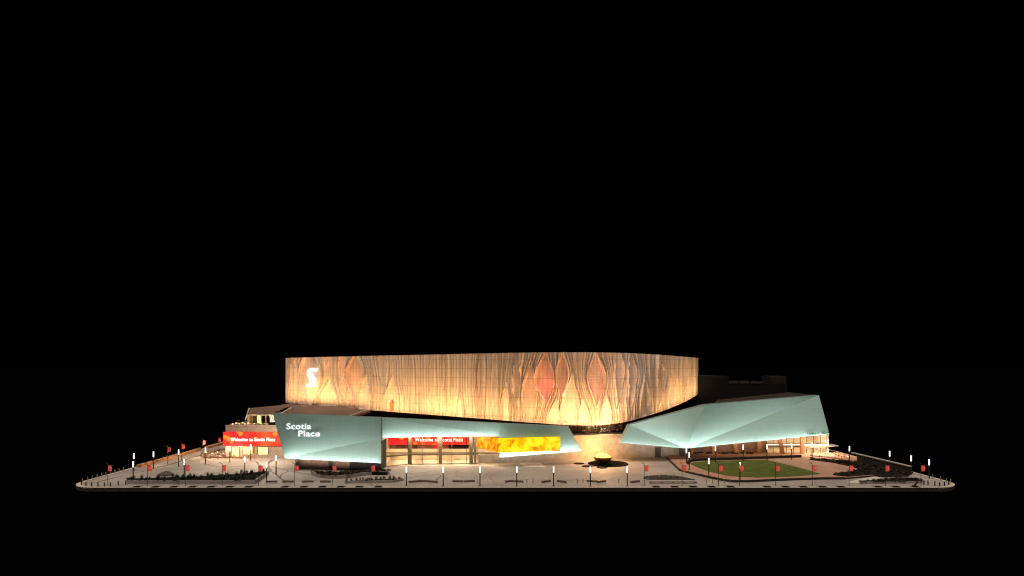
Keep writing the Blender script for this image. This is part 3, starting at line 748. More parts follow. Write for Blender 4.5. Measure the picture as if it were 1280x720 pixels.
def disc(name, px, py, wpx, label=None, parent=None, h=.14):
    c = G(px, py); r = wpx / 2 * c.y / F
    o = MB().lathe([(r, 0), (r, h - .04), (r - .05, h), (0, h)], 44, 0, (c.x, c.y, 0)).build(name, M['disc'], base=(c.x, c.y, 0))
    return tag(o, label, 'plinth', 'black discs round the fire bowl')
bpy.data.objects.remove(dc)
disc('stone_disc', 760, 579.7, 50, 'largest black round plinth carrying the fire bowl')
disc('stone_disc', 724, 579.6, 13.2, 'small black disc closest to the fire screen')
disc('stone_disc', 734, 583.1, 13.4, 'small black disc in front of the plinth edge by the screen')
disc('stone_disc', 752.6, 584.6, 13.6, 'small black disc directly below the fire bowl', h=.13)
sp = MB()
for i in range(230):
    px = random.gauss(752, 9); py = random.uniform(528, 543) if i < 130 else random.uniform(505, 531)
    if py > 531: Yv = 188
    else: Yv = Yk(np.array([px]))[0] - 3.0
    c = P(px, py, Yv); r = random.uniform(.04, .075)
    sp.lathe([(0, -r), (r, 0), (0, r)], 5, 0, c)
o = sp.build('sparks', M['ember'], base=(P(752, 540, 188)[:3])); tag(o, 'cluster of tiny glowing sparks above the fire bowl', 'sparks', kind='stuff')

# ================================================================== STREET LAMPS
lamp = thing('street_lamp', 'x', 'street lamp')
MB().lathe([(.24, 0), (.24, .08), (.15, .12), (.13, 3.35), (.17, 3.36), (.17, 3.44), (0, 3.44)], 12).build('pole', M['pole'], lamp, smooth=False)
MB().lathe([(.15, 3.44), (.165, 3.47), (.165, 4.98), (.15, 5.02), (0, 5.02)], 14).build('lamp_tube', M['tube'], lamp)
MB().lathe([(.2, 5.02), (.2, 5.07), (0, 5.1)], 14).build('cap', M['pole'], lamp)
used = [False]
GL = 'cylindrical street lamps standing about the plaza'
for i, px in enumerate((508, 554, 600, 646, 692, 738, 784)):
    p = G(px, 608.6); p.z = 0.0
    place(lamp, used, p, f'{ORD[i]} lit cylinder lamp of the front kerb row counted from the entrance doors side', GL)
LL = [(166.4, 576, 'lit lamp at the tip of the long planting bed'), (167.3, 566, 'lit lamp behind the tip of the long planting bed'), (191.8, 564, 'lit lamp beside the orange planter near the open corner'),
      (223.3, 561.5, 'lit lamp midway along the orange planter edge'), (256.8, 559.1, 'lit lamp just outside the patio fence end'), (287.2, 557, 'lit lamp before the wing window nearest its corner'),
      (313.4, 555.2, 'lit lamp before the middle lit window of the wing'), (230.3, 573.1, 'lit lamp rising behind the middle of the long planting bed'), (306, 570.3, 'lit lamp behind the widest part of the long planting bed'),
      (345.1, 568.8, 'lit lamp beside the lower corner of the lettered teal panel'), (333.3, 576.4, 'lit lamp on the pale paving triangle at the bed end')]
RL = [(858, 559.3, .0, 'lit lamp under the lowest point of the big teal canopy'), (861.5, 564.7, tz, 'lit lamp at the round end of the black seat wall'), (886, 572, tz, 'lit lamp on terracotta paving at the lawn front edge'),
      (925, 577, tz, 'lit lamp at the lawn front edge behind a red banner'), (894.3, 556.7, tz, 'lit lamp behind the seat wall, first from the canopy low point'), (929, 555.3, tz, 'lit lamp behind the seat wall, second from the canopy low point'),
      (958.7, 554.8, tz, 'lit lamp behind the seat wall, third from the canopy low point'), (989.6, 553.8, tz, 'lit lamp before the bright restaurant glazing'), (1015.1, 552.7, tz, 'lit lamp by the restaurant corner at the hedge start'),
      (1061.8, 557.2, .0, 'lit lamp standing at the top end of the ramp wall'), (1112.1, 563.3, .0, 'lit lamp behind the middle of the ramp wall'), (1138.9, 568.9, .0, 'lit lamp at the low end of the ramp wall'),
      (1161.4, 573.6, .0, 'lit lamp standing alone by the bollards past the ramp wall')]
for px, yt, lb in LL:
    place(lamp, used, G(px, (yt - HY * 5.1 / 30) / (1 - 5.1 / 30)), lb, GL)
for px, yt, zb, lb in RL:
    z_t = zb + 5.1; Yv = (CH - z_t) * F / (yt - HY); p = P(px, yt, Yv); p.z = zb
    place(lamp, used, p, lb, GL)

# ================================================================== BANNER POLES
ban = thing('banner_pole', 'x', 'banner pole')
MB().lathe([(.16, 0), (.16, .06), (.065, .1), (.06, 5.5), (0, 5.55)], 8).build('pole', M['pole'], ban)
bn = MB()
for i in range(5):
    x0, x1 = .1 + i * .18, .1 + (i + 1) * .18; y0, y1 = .1 * math.sin(i * 1.2), .1 * math.sin((i + 1) * 1.2)
    bn.poly([(x0, y0, 3.6 + i * .02), (x1, y1, 3.6 + i * .03), (x1, y1, 5.0 - i * .03), (x0, y0, 5.05 - i * .03)]); bn.poly([(x0, y0 + .03, 5.05), (x1, y1 + .03, 5.0), (x1, y1 + .03, 3.75), (x0, y0 + .03, 3.75)])
bn.build('banner', M['banner'], ban, smooth=True)
MB().tube((.0, 0, 5.08), (1.35, 0, 5.06), .03, k=6).build('banner_arm', M['pole'], ban)
tp_ = MB().tube((0, 0, 5.45), (-.35, 0, 5.72), .07, .05, 6).box(-.62, -.28, -.12, .12, 5.68, 5.8); tp_.build('floodlight', M['iron'], ban)
ub = [False]; GB = 'red street banners along the kerbs'
def lit(p): point('banner_fill', (p.x + .7, p.y - 1.1, 4.5), 26, (1, .85, .75), .1)  # added light floating before a banner to brighten it, no fixture
for i, px in enumerate((134.7, 184.4, 231.8, 277.8, 323.3, 368.3, 415.3, 463.8)):
    lit(G(px, 607.6)); place(ban, ub, G(px, 607.6), f'{ORD[i]} red kerb banner counted from the round corner towards the entrance', GB)
for i, px in enumerate((805.3, 852.6, 898.4, 924.4, 969.5, 1015.3, 1061.4, 1106.6, 1151.2)):
    lit(G(px, 607.6)); place(ban, ub, G(px, 607.6), f'{ORD[i]} red kerb banner counted from the fire bowl past the lawn', GB)
for i, (px, yt) in enumerate(((209.4, 557), (227, 553.5), (253.6, 548.6), (272.8, 545.5))):
    place(ban, ub, G(px, (yt - HY * 5.6 / 30) / (1 - 5.6 / 30)), f'{ORD[i]} red banner along the side edge running back to the wing', GB, R(65))

# ================================================================== BOLLARDS
bol = thing('bollard', 'x', 'bollard')
MB().lathe([(.11, 0), (.11, .95), (.1, 1.0)], 10).build('post', M['pole_grey'], bol); MB().lathe([(.12, .98), (.12, 1.04), (0, 1.1)], 10).build('cap', M['pole_grey'], bol)
dbol = thing('bollard', 'x', 'bollard')
MB().lathe([(.13, 0), (.13, .95), (.12, 1.0)], 10).build('post', M['iron'], dbol); MB().lathe([(.15, .98), (.15, 1.04), (0, 1.1)], 10).build('cap', M['iron'], dbol)
u1, u2 = [False], [False]
def edge_y(px): # ground height of a point on the slab edges in the photo
    X_ = (-WL + .7) if px < CX else (WR - 1.0)
    Yv = X_ * F / (px - CX); return CH * F / Yv + HY
for i, px in enumerate((103, 109.3, 115.3, 121.1, 126.9, 132.3, 138.2, 143.5, 148.8, 153.9)):
    place(bol, u1, G(px, edge_y(px)), f'{ORD[i]} grey bollard up the side edge from the round corner', 'grey bollards on the side edge')
for i, px in enumerate((204.3, 208.4, 212.1, 215.9, 219.8)):
    place(bol, u1, G(px, edge_y(px)), f'{ORD[i]} grey bollard behind the long orange planter', 'grey bollards behind the planter')
for i, px in enumerate((241.4, 244.9, 248.5, 250.2)):
    place(bol, u1, G(px, edge_y(px)), f'{ORD[i]} grey bollard of the farthest set by the wing', 'grey bollards near the wing')
for i, px in enumerate((101.6, 107.4, 114.5, 122.5, 130.4, 138)):
    place(dbol, u2, G(px, 608.2 if px > 106 else 606.5), f'{ORD[i]} dark bollard along the front kerb from the planter-side corner', 'dark bollards on the front kerb')
for i, (px, y) in enumerate(((147.7, 606.5), (157.2, 606))):
    place(dbol, u2, G(px, y), ('dark bollard just outside the first kerb banner', 'dark bollard at the tip of the long bed')[i], 'dark bollards by the long bed')
for i, (px, y) in enumerate(((1155, 606), (1160, 606), (1168.6, 607), (1174.5, 608.2), (1180.5, 607.6), (1186, 606.4))):
    place(dbol, u2, G(px, y), f'{ORD[i]} dark bollard from the last red banner to the ramp-side corner', 'dark bollards at the ramp-side corner')
for i, px in enumerate((1166, 1176, 1183, 1188.5)):
    place(bol, u1, G(px, edge_y(px)), f'{ORD[i]} grey bollard down the side edge past the ramp wall', 'grey bollards past the ramp wall')
thin = [658.6, 666.3, 721.6, 728.6, 773.5, 597.3]
for i, px in enumerate(sorted(thin)):
    place(bol, u1, G(px, 604.2), f'{ORD[i]} thin bollard among the plaza benches from the entrance side', 'thin bollards among the benches')
for i, px in enumerate((882.8, 890.4, 897.5, 905.3, 912.4)):
    place(bol, u1, G(px, 604.2), f'{ORD[i]} thin bollard below the lawn retaining wall from the fire bowl side', 'thin bollards below the lawn')

# ================================================================== TREE PITS
pit = thing('tree_pit', 'x', 'tree pit')
MB().box(-.9, .9, -.62, 1.1, .123, .17).build('frame', M['iron'], pit); MB().box(-.75, .75, -.45, .95, .172, .19).build('grate', M['soil'], pit)
up = [False]
for i, px in enumerate((174, 197, 220, 243.2, 266.2, 289.4, 313, 358, 381.4, 404.4, 427.4, 450.4, 473.9)):
    place(pit, up, (G(px, 608.2).x, YF + .72, 0), f'{ORD[i]} black kerb tree pit from the long bed tip to the entrance', 'tree pits in the kerb by the teal panel')
for i, px in enumerate((819, 842, 865, 888, 911.5, 957, 979.9, 1002, 1025.7, 1048.6, 1094.7, 1117, 1141)):
    place(pit, up, (G(px, 608.2).x, YF + .72, 0), f'{ORD[i]} black kerb tree pit from the fire bowl to the ramp', 'tree pits in the kerb by the lawn')
c = G(1143.2, 607.3)
lpst = thing('leaning_post', 'short dark post leaning over the last kerb tree pit', 'post', (c.x, c.y, .0))
MB().tube((c.x - .1, c.y, .0), (c.x + .75, c.y, 1.0), .17, .24, 8).build('post', M['iron'], lpst); MB().box(c.x - .4, c.x + .3, c.y - .3, c.y + .3, 0, .13).build('foot', M['iron'], lpst)

# ================================================================== BENCHES
be = thing('bench', 'x', 'bench')
s_ = MB()
for i in range(4): s_.box(-1.5, 1.5, -.32 + i * .17, -.18 + i * .17, .42, .5)
s_.build('seat', M['wood'], be)
for x in (-1.15, 1.15): MB().box(x - .09, x + .09, -.3, .3, 0, .42).build('leg', M['wood'], be)
MB().box(-1.5, 1.5, -.33, -.27, .06, .41).build('front_panel', M['wood'], be)
uu = [False]; GBn = 'brown benches along the front of the plaza'
BN = [(339.7, 603, 3, 'brown bench on the pale triangle beside the bed end'), (360.5, 603, 0, 'brown bench below the lower corner of the lettered panel'), (384.7, 603, 6, 'brown bench between two red banners under the teal panel'), (407.2, 603, -3, 'brown bench beside the low tufted bed'),
      (517.3, 603, 16, 'first of three joined benches in a zigzag'), (530.5, 602.4, -6, 'middle of three joined benches in a zigzag'), (541.5, 603.2, -14, 'last of three joined benches in a zigzag'),
      (572.5, 602.6, -5, 'first bench of the shallow V pair'), (586.5, 602.6, 8, 'second bench of the shallow V pair'), (637, 602.6, 18, 'first bench of the crossed pair by the pale slab'), (647.5, 602.8, -8, 'second bench of the crossed pair by the pale slab'),
      (682.2, 603, 22, 'angled bench before the fourth front lamp, turned to the bowl'), (702.5, 603, -25, 'angled bench after the fifth front lamp'), (740.5, 602.6, -8, 'bench joined end to end below the fire bowl'), (751.7, 603, 22, 'tilted bench below the fire bowl'), (793.5, 603.2, 18, 'lone bench past the last front lamp')]
for px, y, a, lb in BN: place(be, uu, G(px, y), lb, GBn, R(a * 1.6), .95)

# ================================================================== PLANTING
def clump(h, w_, n, spiky, seed):
    r = random.Random(seed); b = MB()
    for i in range(n):
        a = r.uniform(0, 6.28); t_ = r.random() ** .6
        if spiky:
            bx, by = r.gauss(0, w_ * .3), r.gauss(0, w_ * .3); lean = Vector((math.cos(a), math.sin(a), 0)) * r.uniform(.1, .55) * h
            base_ = Vector((bx, by, 0)); tip = base_ + lean + Vector((0, 0, h * r.uniform(.6, 1.1))); s = Vector((-math.sin(a), math.cos(a), 0)) * .045
            mid = base_ + lean * .35 + Vector((0, 0, h * .55)); b.poly([base_ - s, base_ + s, mid + s, mid - s]); b.poly([mid - s, mid + s, tip])
        else:
            c_ = Vector((math.cos(a) * w_ * t_, math.sin(a) * w_ * t_, h * (.15 + .8 * r.random() * (1 - .55 * t_))))
            d1 = Vector((r.gauss(0, 1), r.gauss(0, 1), r.gauss(0, 1))).normalized(); d2 = d1.orthogonal().normalized(); q = .17
            b.poly([c_ - d1 * q, c_ + d2 * q * .6, c_ + d1 * q, c_ - d2 * q * .6])
    return b
def inside(p, poly):
    x, y = p; c_ = False; n = len(poly)
    for i in range(n):
        (x1, y1), (x2, y2) = poly[i], poly[i - 1]
        if (y1 > y) != (y2 > y) and x < (x2 - x1) * (y - y1) / (y2 - y1) + x1: c_ = not c_
    return c_
def plant_bed(label, top_px, z, wall_m='bed_wall', rim=.3, name='planting_bed'):
    pts = [G(x, y, z) for x, y in top_px]; pl = [(p.x, p.y) for p in pts]
    ar = sum(pl[i - 1][0] * pl[i][1] - pl[i][0] * pl[i - 1][1] for i in range(len(pl)))
    if ar < 0: pl = pl[::-1]
    cx = sum(p[0] for p in pl) / len(pl); cy = sum(p[1] for p in pl) / len(pl)
    bd = thing(name, label, 'planting bed', (cx, cy, 0))
    w_ = MB(); k = len(pl)
    for i in range(k):
        a, b_ = Vector(pl[i]), Vector(pl[(i + 1) % k]); d = (b_ - a).normalized(); n = Vector((-d.y, d.x)) * rim
        w_.prism([a, b_, b_ + n, a + n], 0, z)
    w_.build('planter_wall', M[wall_m], bd); MB().prism([(cx + (q[0] - cx) * .975, cy + (q[1] - cy) * .975) for q in pl], .02, z - .08).build('soil', M['soil'], bd)
    return pl
def scatter(pl, z, protos, n, label, group, smin=.8, smax=1.3, mind=.9):
    xs = [p[0] for p in pl]; ys = [p[1] for p in pl]; done = []; tries = 0
    while len(done) < n and tries < 6000:
        tries += 1; p = (random.uniform(min(xs), max(xs)), random.uniform(min(ys), max(ys)))
        if not inside(p, pl) or any((p[0] - q[0]) ** 2 + (p[1] - q[1]) ** 2 < mind ** 2 for q in done): continue
        done.append(p); s = random.choice(protos).copy(); COL.objects.link(s)
        s.location = (p[0], p[1], z - .1); s.rotation_euler = (0, 0, random.uniform(0, 6.28)); s.scale = (random.uniform(smin, smax),) * 2 + (random.uniform(smin, smax),)
        tag(s, label, 'shrub', group)
    return done
def protos(name, m, h, w_, n, spiky, k=3): 
    return [clump(h, w_, n, spiky, 10 + i).build(name, M[m]) for i in range(k)]
PD = protos('shrub', 'leaf', .75, .75, 90, False); PS = protos('ornamental_grass', 'leaf', 1.3, .5, 26, True); PB_ = protos('shrub', 'leaf_brown', .95, .85, 100, False); PT_ = protos('ornamental_grass', 'tuft', 1.0, .5, 40, True)
# long bed
bA = plant_bed('long tapering planting bed with grey wall before the wing', [(158.8, 600.2), (175, 600.5), (255, 600.6), (290, 600.6), (319, 600.2), (336, 588.4), (312, 590.5), (285.6, 592.6), (250, 595), (220, 595.8), (190, 597), (170, 597.5), (158.8, 598)], 1.0)
scatter(bA, .95, PD, 130, 'low dark shrub in the long tapering bed', 'shrubs in the long bed', .45, .7, .75)
scatter(bA, .95, PS, 45, 'spiky dark grass tuft standing up from the long tapering bed', 'grass tufts in the long bed', .7, 1.15, 1.2)
c = G(208, 597)
rk = thing('boulder', 'rounded brown boulder at the edge of the long bed', 'boulder', (c.x, c.y, .5))
bpy.data.objects.remove(rk)
bm_ = MB()
n = 0
rows = []
for h_ in range(7):
    for i in range(14):
        a = 2 * math.pi * i / 14; ph = h_ / 6 * math.pi / 2; q = 1 + .14 * math.sin(i * 2.3 + h_) + random.uniform(-.06, .06)
        bm_.v.append((c.x + 2.0 * math.cos(a) * math.cos(ph) * q, c.y + 1.1 * math.sin(a) * math.cos(ph) * q, .5 + 1.15 * math.sin(ph) * (1 + .08 * math.sin(i * 1.7))))
for h_ in range(6):
    for i in range(14): bm_.f.append((h_ * 14 + i, h_ * 14 + (i + 1) % 14, (h_ + 1) * 14 + (i + 1) % 14, (h_ + 1) * 14 + i)); bm_.mi.append(0)
tag(bm_.build('boulder', mat('boulder', (.09, .065, .05), .85, noise=.35, nscale=1.2, bump=.6, bscale=2), base=(c.x, c.y, .5)), 'rounded brown boulder at the back of the long bed', 'boulder')
# wavy bed and tufted bed under the teal panel
bB = plant_bed('wavy dark planting bed under the lettered teal panel', [(391, 590.3), (400, 593), (410, 594.2), (425, 594.2), (440, 593), (452, 590.8), (465, 589.6), (486, 589.8), (487, 588), (460, 587.2), (440, 588.8), (420, 589.8), (400, 589), (390, 588)], .9)
scatter(bB, .85, PB_, 46, 'brown shrub in the wavy bed under the teal panel', 'shrubs in the wavy bed', .6, .95, .9)
bC = plant_bed('low pointed bed with a row of pale tufts near the entrance', [(431, 601.6), (445, 601.2), (470, 601), (492, 600.4), (504.5, 597.8), (490, 597.8), (460, 599.2), (440, 600.2)], .6)
scatter(bC, .6, PT_, 18, 'pale grass tuft in the pointed bed by the entrance', 'tufts in the pointed bed', .7, 1.1, 1.1)
# flat dark lens bed and bench slab before the lawn
lens = [(804, 597.6), (807, 595.6), (814, 594.7), (828, 594.3), (842, 594.8), (856, 596.8), (869.6, 600.2), (850, 599.8), (830, 599.8), (812, 599.8), (806, 599)]
ll = [G(*p) for p in lens]; lb_ = MB().prism([(p.x, p.y) for p in reversed(ll)], 0, .1)
lbed = thing('planting_bed', 'flat dark leaf-shaped bed between the fire bowl and the lawn', 'planting bed', (ll[3].x, ll[3].y - 3, 0))
lb_.build('soil', M['dark_wall'], lbed)
cov = MB()
lpl = [(p.x, p.y) for p in ll]
i = 0
while i < 160:
    p = (random.uniform(min(q[0] for q in lpl), max(q[0] for q in lpl)), random.uniform(min(q[1] for q in lpl), max(q[1] for q in lpl)))
    i += 1
    if inside(p, lpl):
        a = random.uniform(0, 6.28); s = .16; h_ = random.uniform(.1, .28); cov.poly([(p[0] - s * math.cos(a), p[1] - s * math.sin(a), .1), (p[0] + s * math.cos(a), p[1] + s * math.sin(a), .1), (p[0] + s * .3, p[1] + .1, h_ + .1)])
o = cov.build('ground_cover', M['leaf'], lbed); o['kind'] = 'stuff'
a_, c_ = G(812, 604.6), G(872, 604.6)
sl = thing('stone_bench', 'long grey stone bench in front of the leaf-shaped bed', 'bench', ((a_.x + c_.x) / 2, a_.y, 0))
MB().box(a_.x, c_.x, a_.y, a_.y + 1.0, .3, .6).build('seat', M['bed_wall'], sl)
for i in range(5):
    x = a_.x + .5 + (c_.x - a_.x - 1) * i / 4; MB().box(x - .25, x + .25, a_.y + .1, a_.y + .9, 0, .3).build('leg', M['bed_wall'], sl)
# dark shrubs along the restaurant wall
sb_ = [(P(868, 570, 199.6).x, 198.6), (P(942, 570, 199.6).x, 198.6), (P(942, 570, 199.6).x, 200.6), (P(868, 570, 199.6).x, 200.6)]
scatter(sb_, tz + .1, PD, 26, 'low dark shrub along the foot of the restaurant timber wall', 'shrubs by the timber wall', .6, .9, .6)
# ramp-side beds
bR = plant_bed('sloping hedge bed between the terracotta paving and the ramp wall', [(1012, 573.8), (1040, 577.2), (1062, 582), (1076, 586), (1041, 592.6), (1060, 594.8), (1090, 592.4), (1105, 593.6), (1137, 592.5), (1071, 577.0), (1060, 576), (1035, 574.6), (1014, 572.2)], .7, 'dark_wall')
scatter(bR, .7, PB_ + PD, 130, 'dark brown shrub in the sloping bed below the ramp wall', 'shrubs below the ramp wall', .55, .85, .9)
bR2 = plant_bed('raised corner bed of brown shrubs beside the last tree pits', [(1075, 602.3), (1110, 602.4), (1152, 602), (1151, 599.6), (1140, 598), (1122, 597.6), (1106, 598.6)], .5)
scatter(bR2, .5, PB_, 55, 'brown shrub in the raised corner bed by the ramp', 'shrubs in the corner bed', .5, .75, .85)
o = MB().prism([tuple(G(*p)[:2]) for p in ((1057, 603), (1073.5, 604.4), (1102, 597.6), (1093.4, 595.2))], 0, .06).build('path', M['pale_slab']); tag(o, kind='structure')
for p_ in PD + PS + PB_ + PT_: bpy.data.objects.remove(p_)
# ramp wall
ra, rb2 = G(1071, 579.4), G(1137.6, 594)
rwl = thing('ramp_wall', 'tall dark ramp wall with pale coping running down past the hedge', 'wall', (rb2.x, rb2.y, 0))
za, zb_ = CH - (568 - HY) * ra.y / F, CH - (583.6 - HY) * rb2.y / F
d = Vector((rb2.x - ra.x, rb2.y - ra.y)).normalized(); n = Vector((-d.y, d.x)) * .5
MB().prism([(ra.x, ra.y), (rb2.x, rb2.y), (rb2.x + n.x, rb2.y + n.y), (ra.x + n.x, ra.y + n.y)], 0, [za, zb_, zb_, za]).build('wall_body', M['dark_wall'], rwl)
n2 = n * .35; ex_ = d * 2.2
MB().prism([(ra.x - n2.x - ex_.x, ra.y - n2.y - ex_.y), (rb2.x - n2.x, rb2.y - n2.y), (rb2.x + n.x * 1.3, rb2.y + n.y * 1.3), (ra.x + n.x * 1.3 - ex_.x, ra.y + n.y * 1.3 - ex_.y)], [za + .05, zb_, zb_, za + .05], [za + .3, zb_ + .22, zb_ + .22, za + .3]).build('coping', M['sill'], rwl)

# ---- orange planters on the far side edge
for (x0, x1, y0, y1, lb) in ((171, 190, 587.4, 581.6, 'short orange planter on the side edge by the lamps'), (193, 231, 581, 571.6, 'long orange planter on the side edge below the bollards'), (232, 247, 571, 566.6, 'small orange planter on the side edge near the wing'), (256, 283, 563.6, 556.5, 'orange planter on the side edge beside the red screen')):
    a, b_ = G(x0, edge_y(x0)), G(x1, edge_y(x1)); xx = -W + 1.2
    pl = thing('edge_planter', lb, 'planter', (xx, a.y, 0), 'orange planters on the side edge')
    MB().box(xx, xx + 1.5, a.y, b_.y, 0, .75).build('planter_wall', M['planter_orange'], pl); MB().box(xx + .15, xx + 1.35, a.y + .15, b_.y - .15, .751, .8).build('soil', M['planter_orange'], pl)

# ---- patios: tables, chairs, fences, lanterns
tb = thing('cafe_table', 'x', 'table')
MB().lathe([(.5, .72), (.5, .76), (0, .76)], 14).build('tabletop', M['cream'], tb); MB().lathe([(.28, 0), (.28, .03), (.05, .06), (.05, .72)], 10).build('pedestal', M['pole'], tb)
ch = thing('cafe_chair', 'x', 'chair')
MB().box(-.24, .24, -.24, .24, .42, .47).build('seat', M['planter_orange'], ch); MB().box(-.24, .24, .2, .25, .5, .95).build('backrest', M['planter_orange'], ch)
for x in (-.2, .2):
    for y in (-.2, .2): MB().box(x - .02, x + .02, y - .02, y + .02, 0, .42).build('leg', M['pole'], ch)
ln = thing('table_lantern', 'x', 'lantern')
MB().lathe([(.12, 0), (.12, .3), (.09, .33)], 10).build('glow', M['candle'], ln); MB().lathe([(.13, .33), (.13, .36), (0, .42)], 10).build('lid', M['iron'], ln)
ut, uc, ul = [False], [False], [False]
def dining(spots, z, where, gk, chairs=2):
    for (x, y) in spots:
        place(tb, ut, (x, y, z), f'round cafe table with lit lantern {where}', f'tables {gk}')
        place(ln, ul, (x, y, z + .765), f'small glowing lantern on a table {where}', f'lanterns {gk}')
        for k in range(chairs):
            a = random.uniform(0, 6.28) if k == 0 else a + math.pi; q = .8
            place(ch, uc, (x + q * math.cos(a), y + q * math.sin(a), z), f'orange cafe chair drawn up to a table {where}', f'chairs {gk}', a - math.pi / 2)
dining([(G(px, y).x, G(px, y).y) for px, y in ((258, 569), (265, 570.2), (272, 568.6), (279, 570), (286, 569.8), (294, 571.4), (302, 570.6), (311, 571.6), (319, 570.8))], 0, 'on the patio below the red screen', 'on the wing patio')
dining([(P(px, 529, Yv).x, Yv) for px, Yv in ((291, 198), (295, 201), (299, 198.5), (303, 202), (306, 198.4), (310, 200.5), (318, 199), (326, 199.5))], 9.5, 'on the roof terrace of the wing', 'on the roof terrace')
dining([(G(px, y).x, G(px, y).y) for px, y in ((1022, 568), (1030, 569.2), (1038, 570), (1046, 570.6), (1033, 566.5), (1052, 572.6), (1060, 574.4))], 0, 'on the patio outside the restaurant', 'on the restaurant patio')
def fence(label, pts, z, h, m='paling', nm='patio_fence'):
    p = [Vector((q[0], q[1])) for q in pts]
    fo = thing(nm, label, 'fence', (p[0].x, p[0].y, z)); rails = MB()
    L = 0
    for a, b_ in zip(p[:-1], p[1:]):
        d = (b_ - a); n = max(2, int(d.length / 2.2)); nn = Vector((-d.y, d.x)).normalized() * .04
        rails.prism([a - nn, b_ - nn, b_ + nn, a + nn], z + h - .08, z + h); rails.prism([a - nn * .5, b_ - nn * .5, b_ + nn * .5, a + nn * .5], z + .12, z + h * .72)
        for i in range(n):
            q = a.lerp(b_, i / n); MB().box(q.x - .05, q.x + .05, q.y - .09, q.y + .09, z, z + h).build('post', M['mullion'], fo)
    rails.build('panel', M[m], fo)
fence('low orange fence round the patio under the red screen', [G(251, 570.6), G(254, 573), G(300, 573.6), G(322, 572.6)], 0, .95)
fence('orange slatted screen at the open end of the wing patio', [G(252, 568.6), G(268, 565.4), G(281, 562.6)], 0, .9)
fence('low bronze railing along the hedge by the restaurant patio', [G(1013, 571.6), G(1035, 573.6), G(1069.5, 579.2)], 0, .95)
fence('low fence along the outer side of the restaurant patio', [G(1033, 564.6), G(1050, 568.2), G(1066, 573)], 0, .8)
# terrace mast
c = P(297.7, 531, 199)
tm = thing('terrace_sapling', 'tiny bare sapling in a pot on the roof terrace', 'plant', (c.x, 199, 9.5))
MB().lathe([(.3, 0), (.4, .6), (0, .6)], 10, 0, (c.x, 199, 9.5)).build('pot', M['iron'], tm)
mb = MB().tube((c.x, 199, 10), (c.x, 199, 11.7), .05, .03, 6)
for i in range(7):
    a = i * 1.1; mb.tube((c.x, 199, 10.9 + i * .1), (c.x + .6 * math.cos(a), 199 + .6 * math.sin(a), 11.4 + i * .08), .03, .015, 5)
mb.build('trunk', M['wood'], tm)

# ================================================================== LIGHT
world = bpy.data.worlds.new('World'); sc.world = world; world.use_nodes = True
wn = world.node_tree; bg = wn.nodes['Background']
bg.inputs['Color'].default_value = (0, 0, 0, 1); bg.inputs['Strength'].default_value = 0
sl_ = bpy.data.lights.new('overhead_fill', 'SUN'); sl_.energy = 2.9; sl_.angle = R(45); sl_.color = (1, .9, .78)  # added soft overhead source standing in for the plaza's general glow
so = bpy.data.objects.new('overhead_fill', sl_); COL.objects.link(so); so.rotation_euler = (R(14), R(-6), 0)

# facade floodlights on the podium roof
segs = np.linspace(362, 870, 27)
for i, (u0, u1_) in enumerate(zip(segs[:-1], segs[1:])):
    xa, ya, zt_, zb0 = plan(np.array([u0, u1_])); k = int(((u0 + u1_) / 2 - 357) / 516 * (NU - 1)); nn = Vector((nx[k], ny[k], 0))
    D = 5.6
    p, q = Vector((xa[0], ya[0], zb0[0] - 1.0)) + nn * D, Vector((xa[1], ya[1], zb0[1] - 1.0)) + nn * D
    um = (u0 + u1_) / 2
    if um < 455: p.z = max(p.z, 13.7); q.z = max(q.z, 13.7)
    base = 1.0 + .25 * math.sin(i * 2.1) + .2 * math.sin(i * .7 + 1)
    if um > 845: base *= .55
    if um < 455: base *= .75
    if 400 < um < 430 or 690 < um < 720: base *= 1.25
    colr = (1, .655, .26) if i % 4 else (1, .53, .21)
    length = (q - p).length
    area('facade_flood', p, q, .35, -nn * .42 + Vector((0, 0, 1)), 980 * base * length / 6.0, colr, 140)
for px, py, pw, colr in ((683.5, 484, 330, (1, .04, .03)), (664, 482, 120, (1, .3, .12)), (702, 488, 110, (1, .25, .12)), (745.5, 492, 240, (1, .08, .06)), (443, 488, 220, (1, .16, .06)), (384, 453, 130, (1, .33, .17)), (410, 455, 190, (1, .3, .14)), (430, 455, 150, (1, .33, .17)), (650, 522, 60, (1, .12, .05)), (868, 488, 160, (1, .25, .08))):
    yk = Yk(np.array([float(px)]))[0]; k = int((px - 357) / 516 * (NU - 1)); c = P(px, py, yk); point('lens_fill', c + Vector((nx[k], ny[k], 0)) * 2.5, pw, colr, .4)  # added tinted points without fixtures, throwing coloured pools on the lenses
# teal panel edge lights
def edge_light(p, q, power, d=1.5, dz=-.5, col=(1, .97, .92)):
    area('edge_light', p + Vector((0, -d, dz)), q + Vector((0, -d, dz)), .15, Vector((0, .75, 1)), power * (q - p).length, col, 160)
edge_light(B_, C_, 58); edge_light(s2, s3, 40); edge_light(r2, r3, 60); edge_light(a1, a6, 85, 1.9, -.7); edge_light(a6, a5, 75, 1.9, -.7)
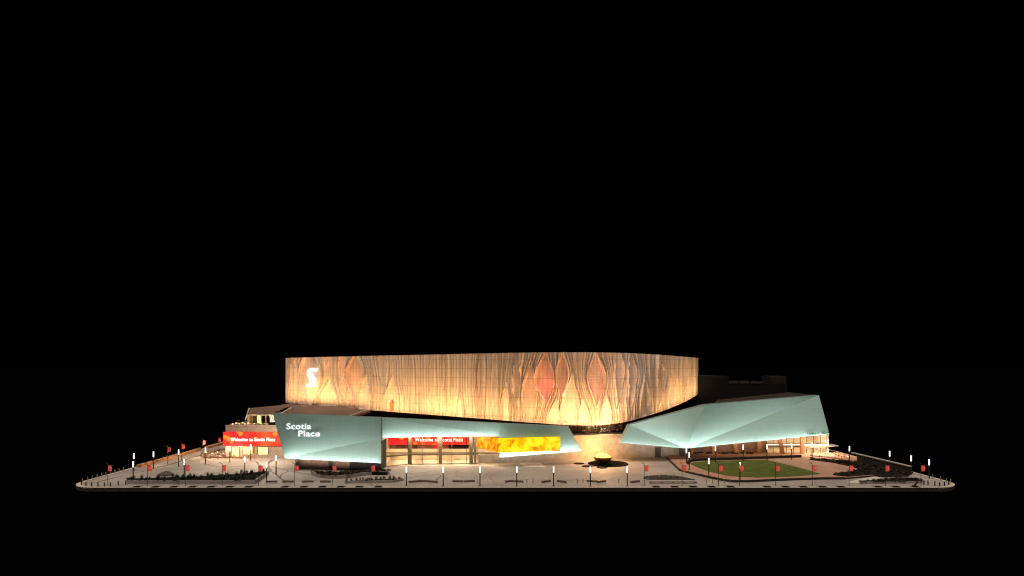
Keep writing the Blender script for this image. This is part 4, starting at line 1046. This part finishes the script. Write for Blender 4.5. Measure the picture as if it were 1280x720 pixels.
# interior and patio lights
for x in (-33, -24, -15, -7):
    area('hall_light', (x - 3, 181, 8.3), (x + 3, 181, 8.3), 2, (0, .15, -1), 1050, (1, .78, .48)); area('hall_light', (x - 3, 187, 2.7), (x + 3, 187, 2.7), 2, (0, -.1, -1), 950, (1, .75, .45))
area('porch_light', (-37, 179.5, 8.0), (-5, 179.5, 8.0), .6, (0, -.3, -1), 1200, (1, .82, .58))
area('restaurant_light', (xm_ + 1, ry + 3, 8.6), (rx1 - 1, ry + 3, 8.6), 2.5, (0, -.1, -1), 1250, (1, .78, .5))
area('terrace_light', (rx0 + 6, ry - 2.2, 4.4), (rx1, ry - 2.2, 7.8), .6, (0, -.1, -1), 900, (1, .66, .36))
area('restaurant_patio_light', (P(1012, 556, 199).x, 198, 6), (P(1040, 556, 199).x, 199, 5), 2, (0.1, 0, -1), 2800, (1, .8, .55))
area('panel_soffit_light', (-60, 172.6, 5), (-46, 172.6, 5), .5, (0, .3, -1), 120, (1, .6, .35))
for px, y in ((262, 569), (282, 570), (303, 571)):
    c = G(px, y); point('patio_light', (c.x, c.y - 4.0, 3.6), 1900, (1, .66, .38), .4)
point('wing_front_light', (-74, 182, 8), 9000, (1, .82, .6), .8)
for px in (182, 212, 240, 268):
    c = G(px, edge_y(px)); point('edge_planter_light', (c.x + 4.5, c.y - 1, 1.6), 130, (1, .58, .25), .3)
for px in (293, 304, 316): c = P(px, 528, 200.5); point('terrace_lantern_light', (c.x, 200.5, 11.5), 200, (1, .68, .35), .2)
point('pavilion_light', (P(341, 523, 202).x, 202, 12.0), 400, (1, .85, .65), .3)
point('cauldron_light', (cc.x, cc.y + .6, 4.6), 12000, (1, .54, .21), .9)
point('recess_light', (P(752, 540, 194).x, 191, 9.0), 1500, (1, .6, .3), .4)
point('roof_light', (P(400, 512, 225).x, 218, 17), 400, (1, .62, .35), 1)

# ================================================================== CAMERA
cam = bpy.data.cameras.new('camera'); co_ = bpy.data.objects.new('camera', cam); COL.objects.link(co_)
co_.location = (0, 0, CH); co_.rotation_euler = (R(90), 0, 0)
cam.sensor_width = 36; cam.lens = 36 * F / 1280; cam.shift_y = (HY - 360) / 1280; cam.clip_end = 20000; cam.clip_start = .5
sc.camera = co_
sc.view_settings.view_transform = 'Standard'; sc.view_settings.look = 'None'; sc.view_settings.exposure = 0; sc.view_settings.gamma = 1
sc.cycles.use_denoising = True
try: sc.cycles.denoiser = 'OPENIMAGEDENOISE'
except Exception: pass
sc.cycles.max_bounces = 6; sc.cycles.transparent_max_bounces = 8; sc.cycles.sample_clamp_indirect = 4
sc.cycles.filter_width = 1.15
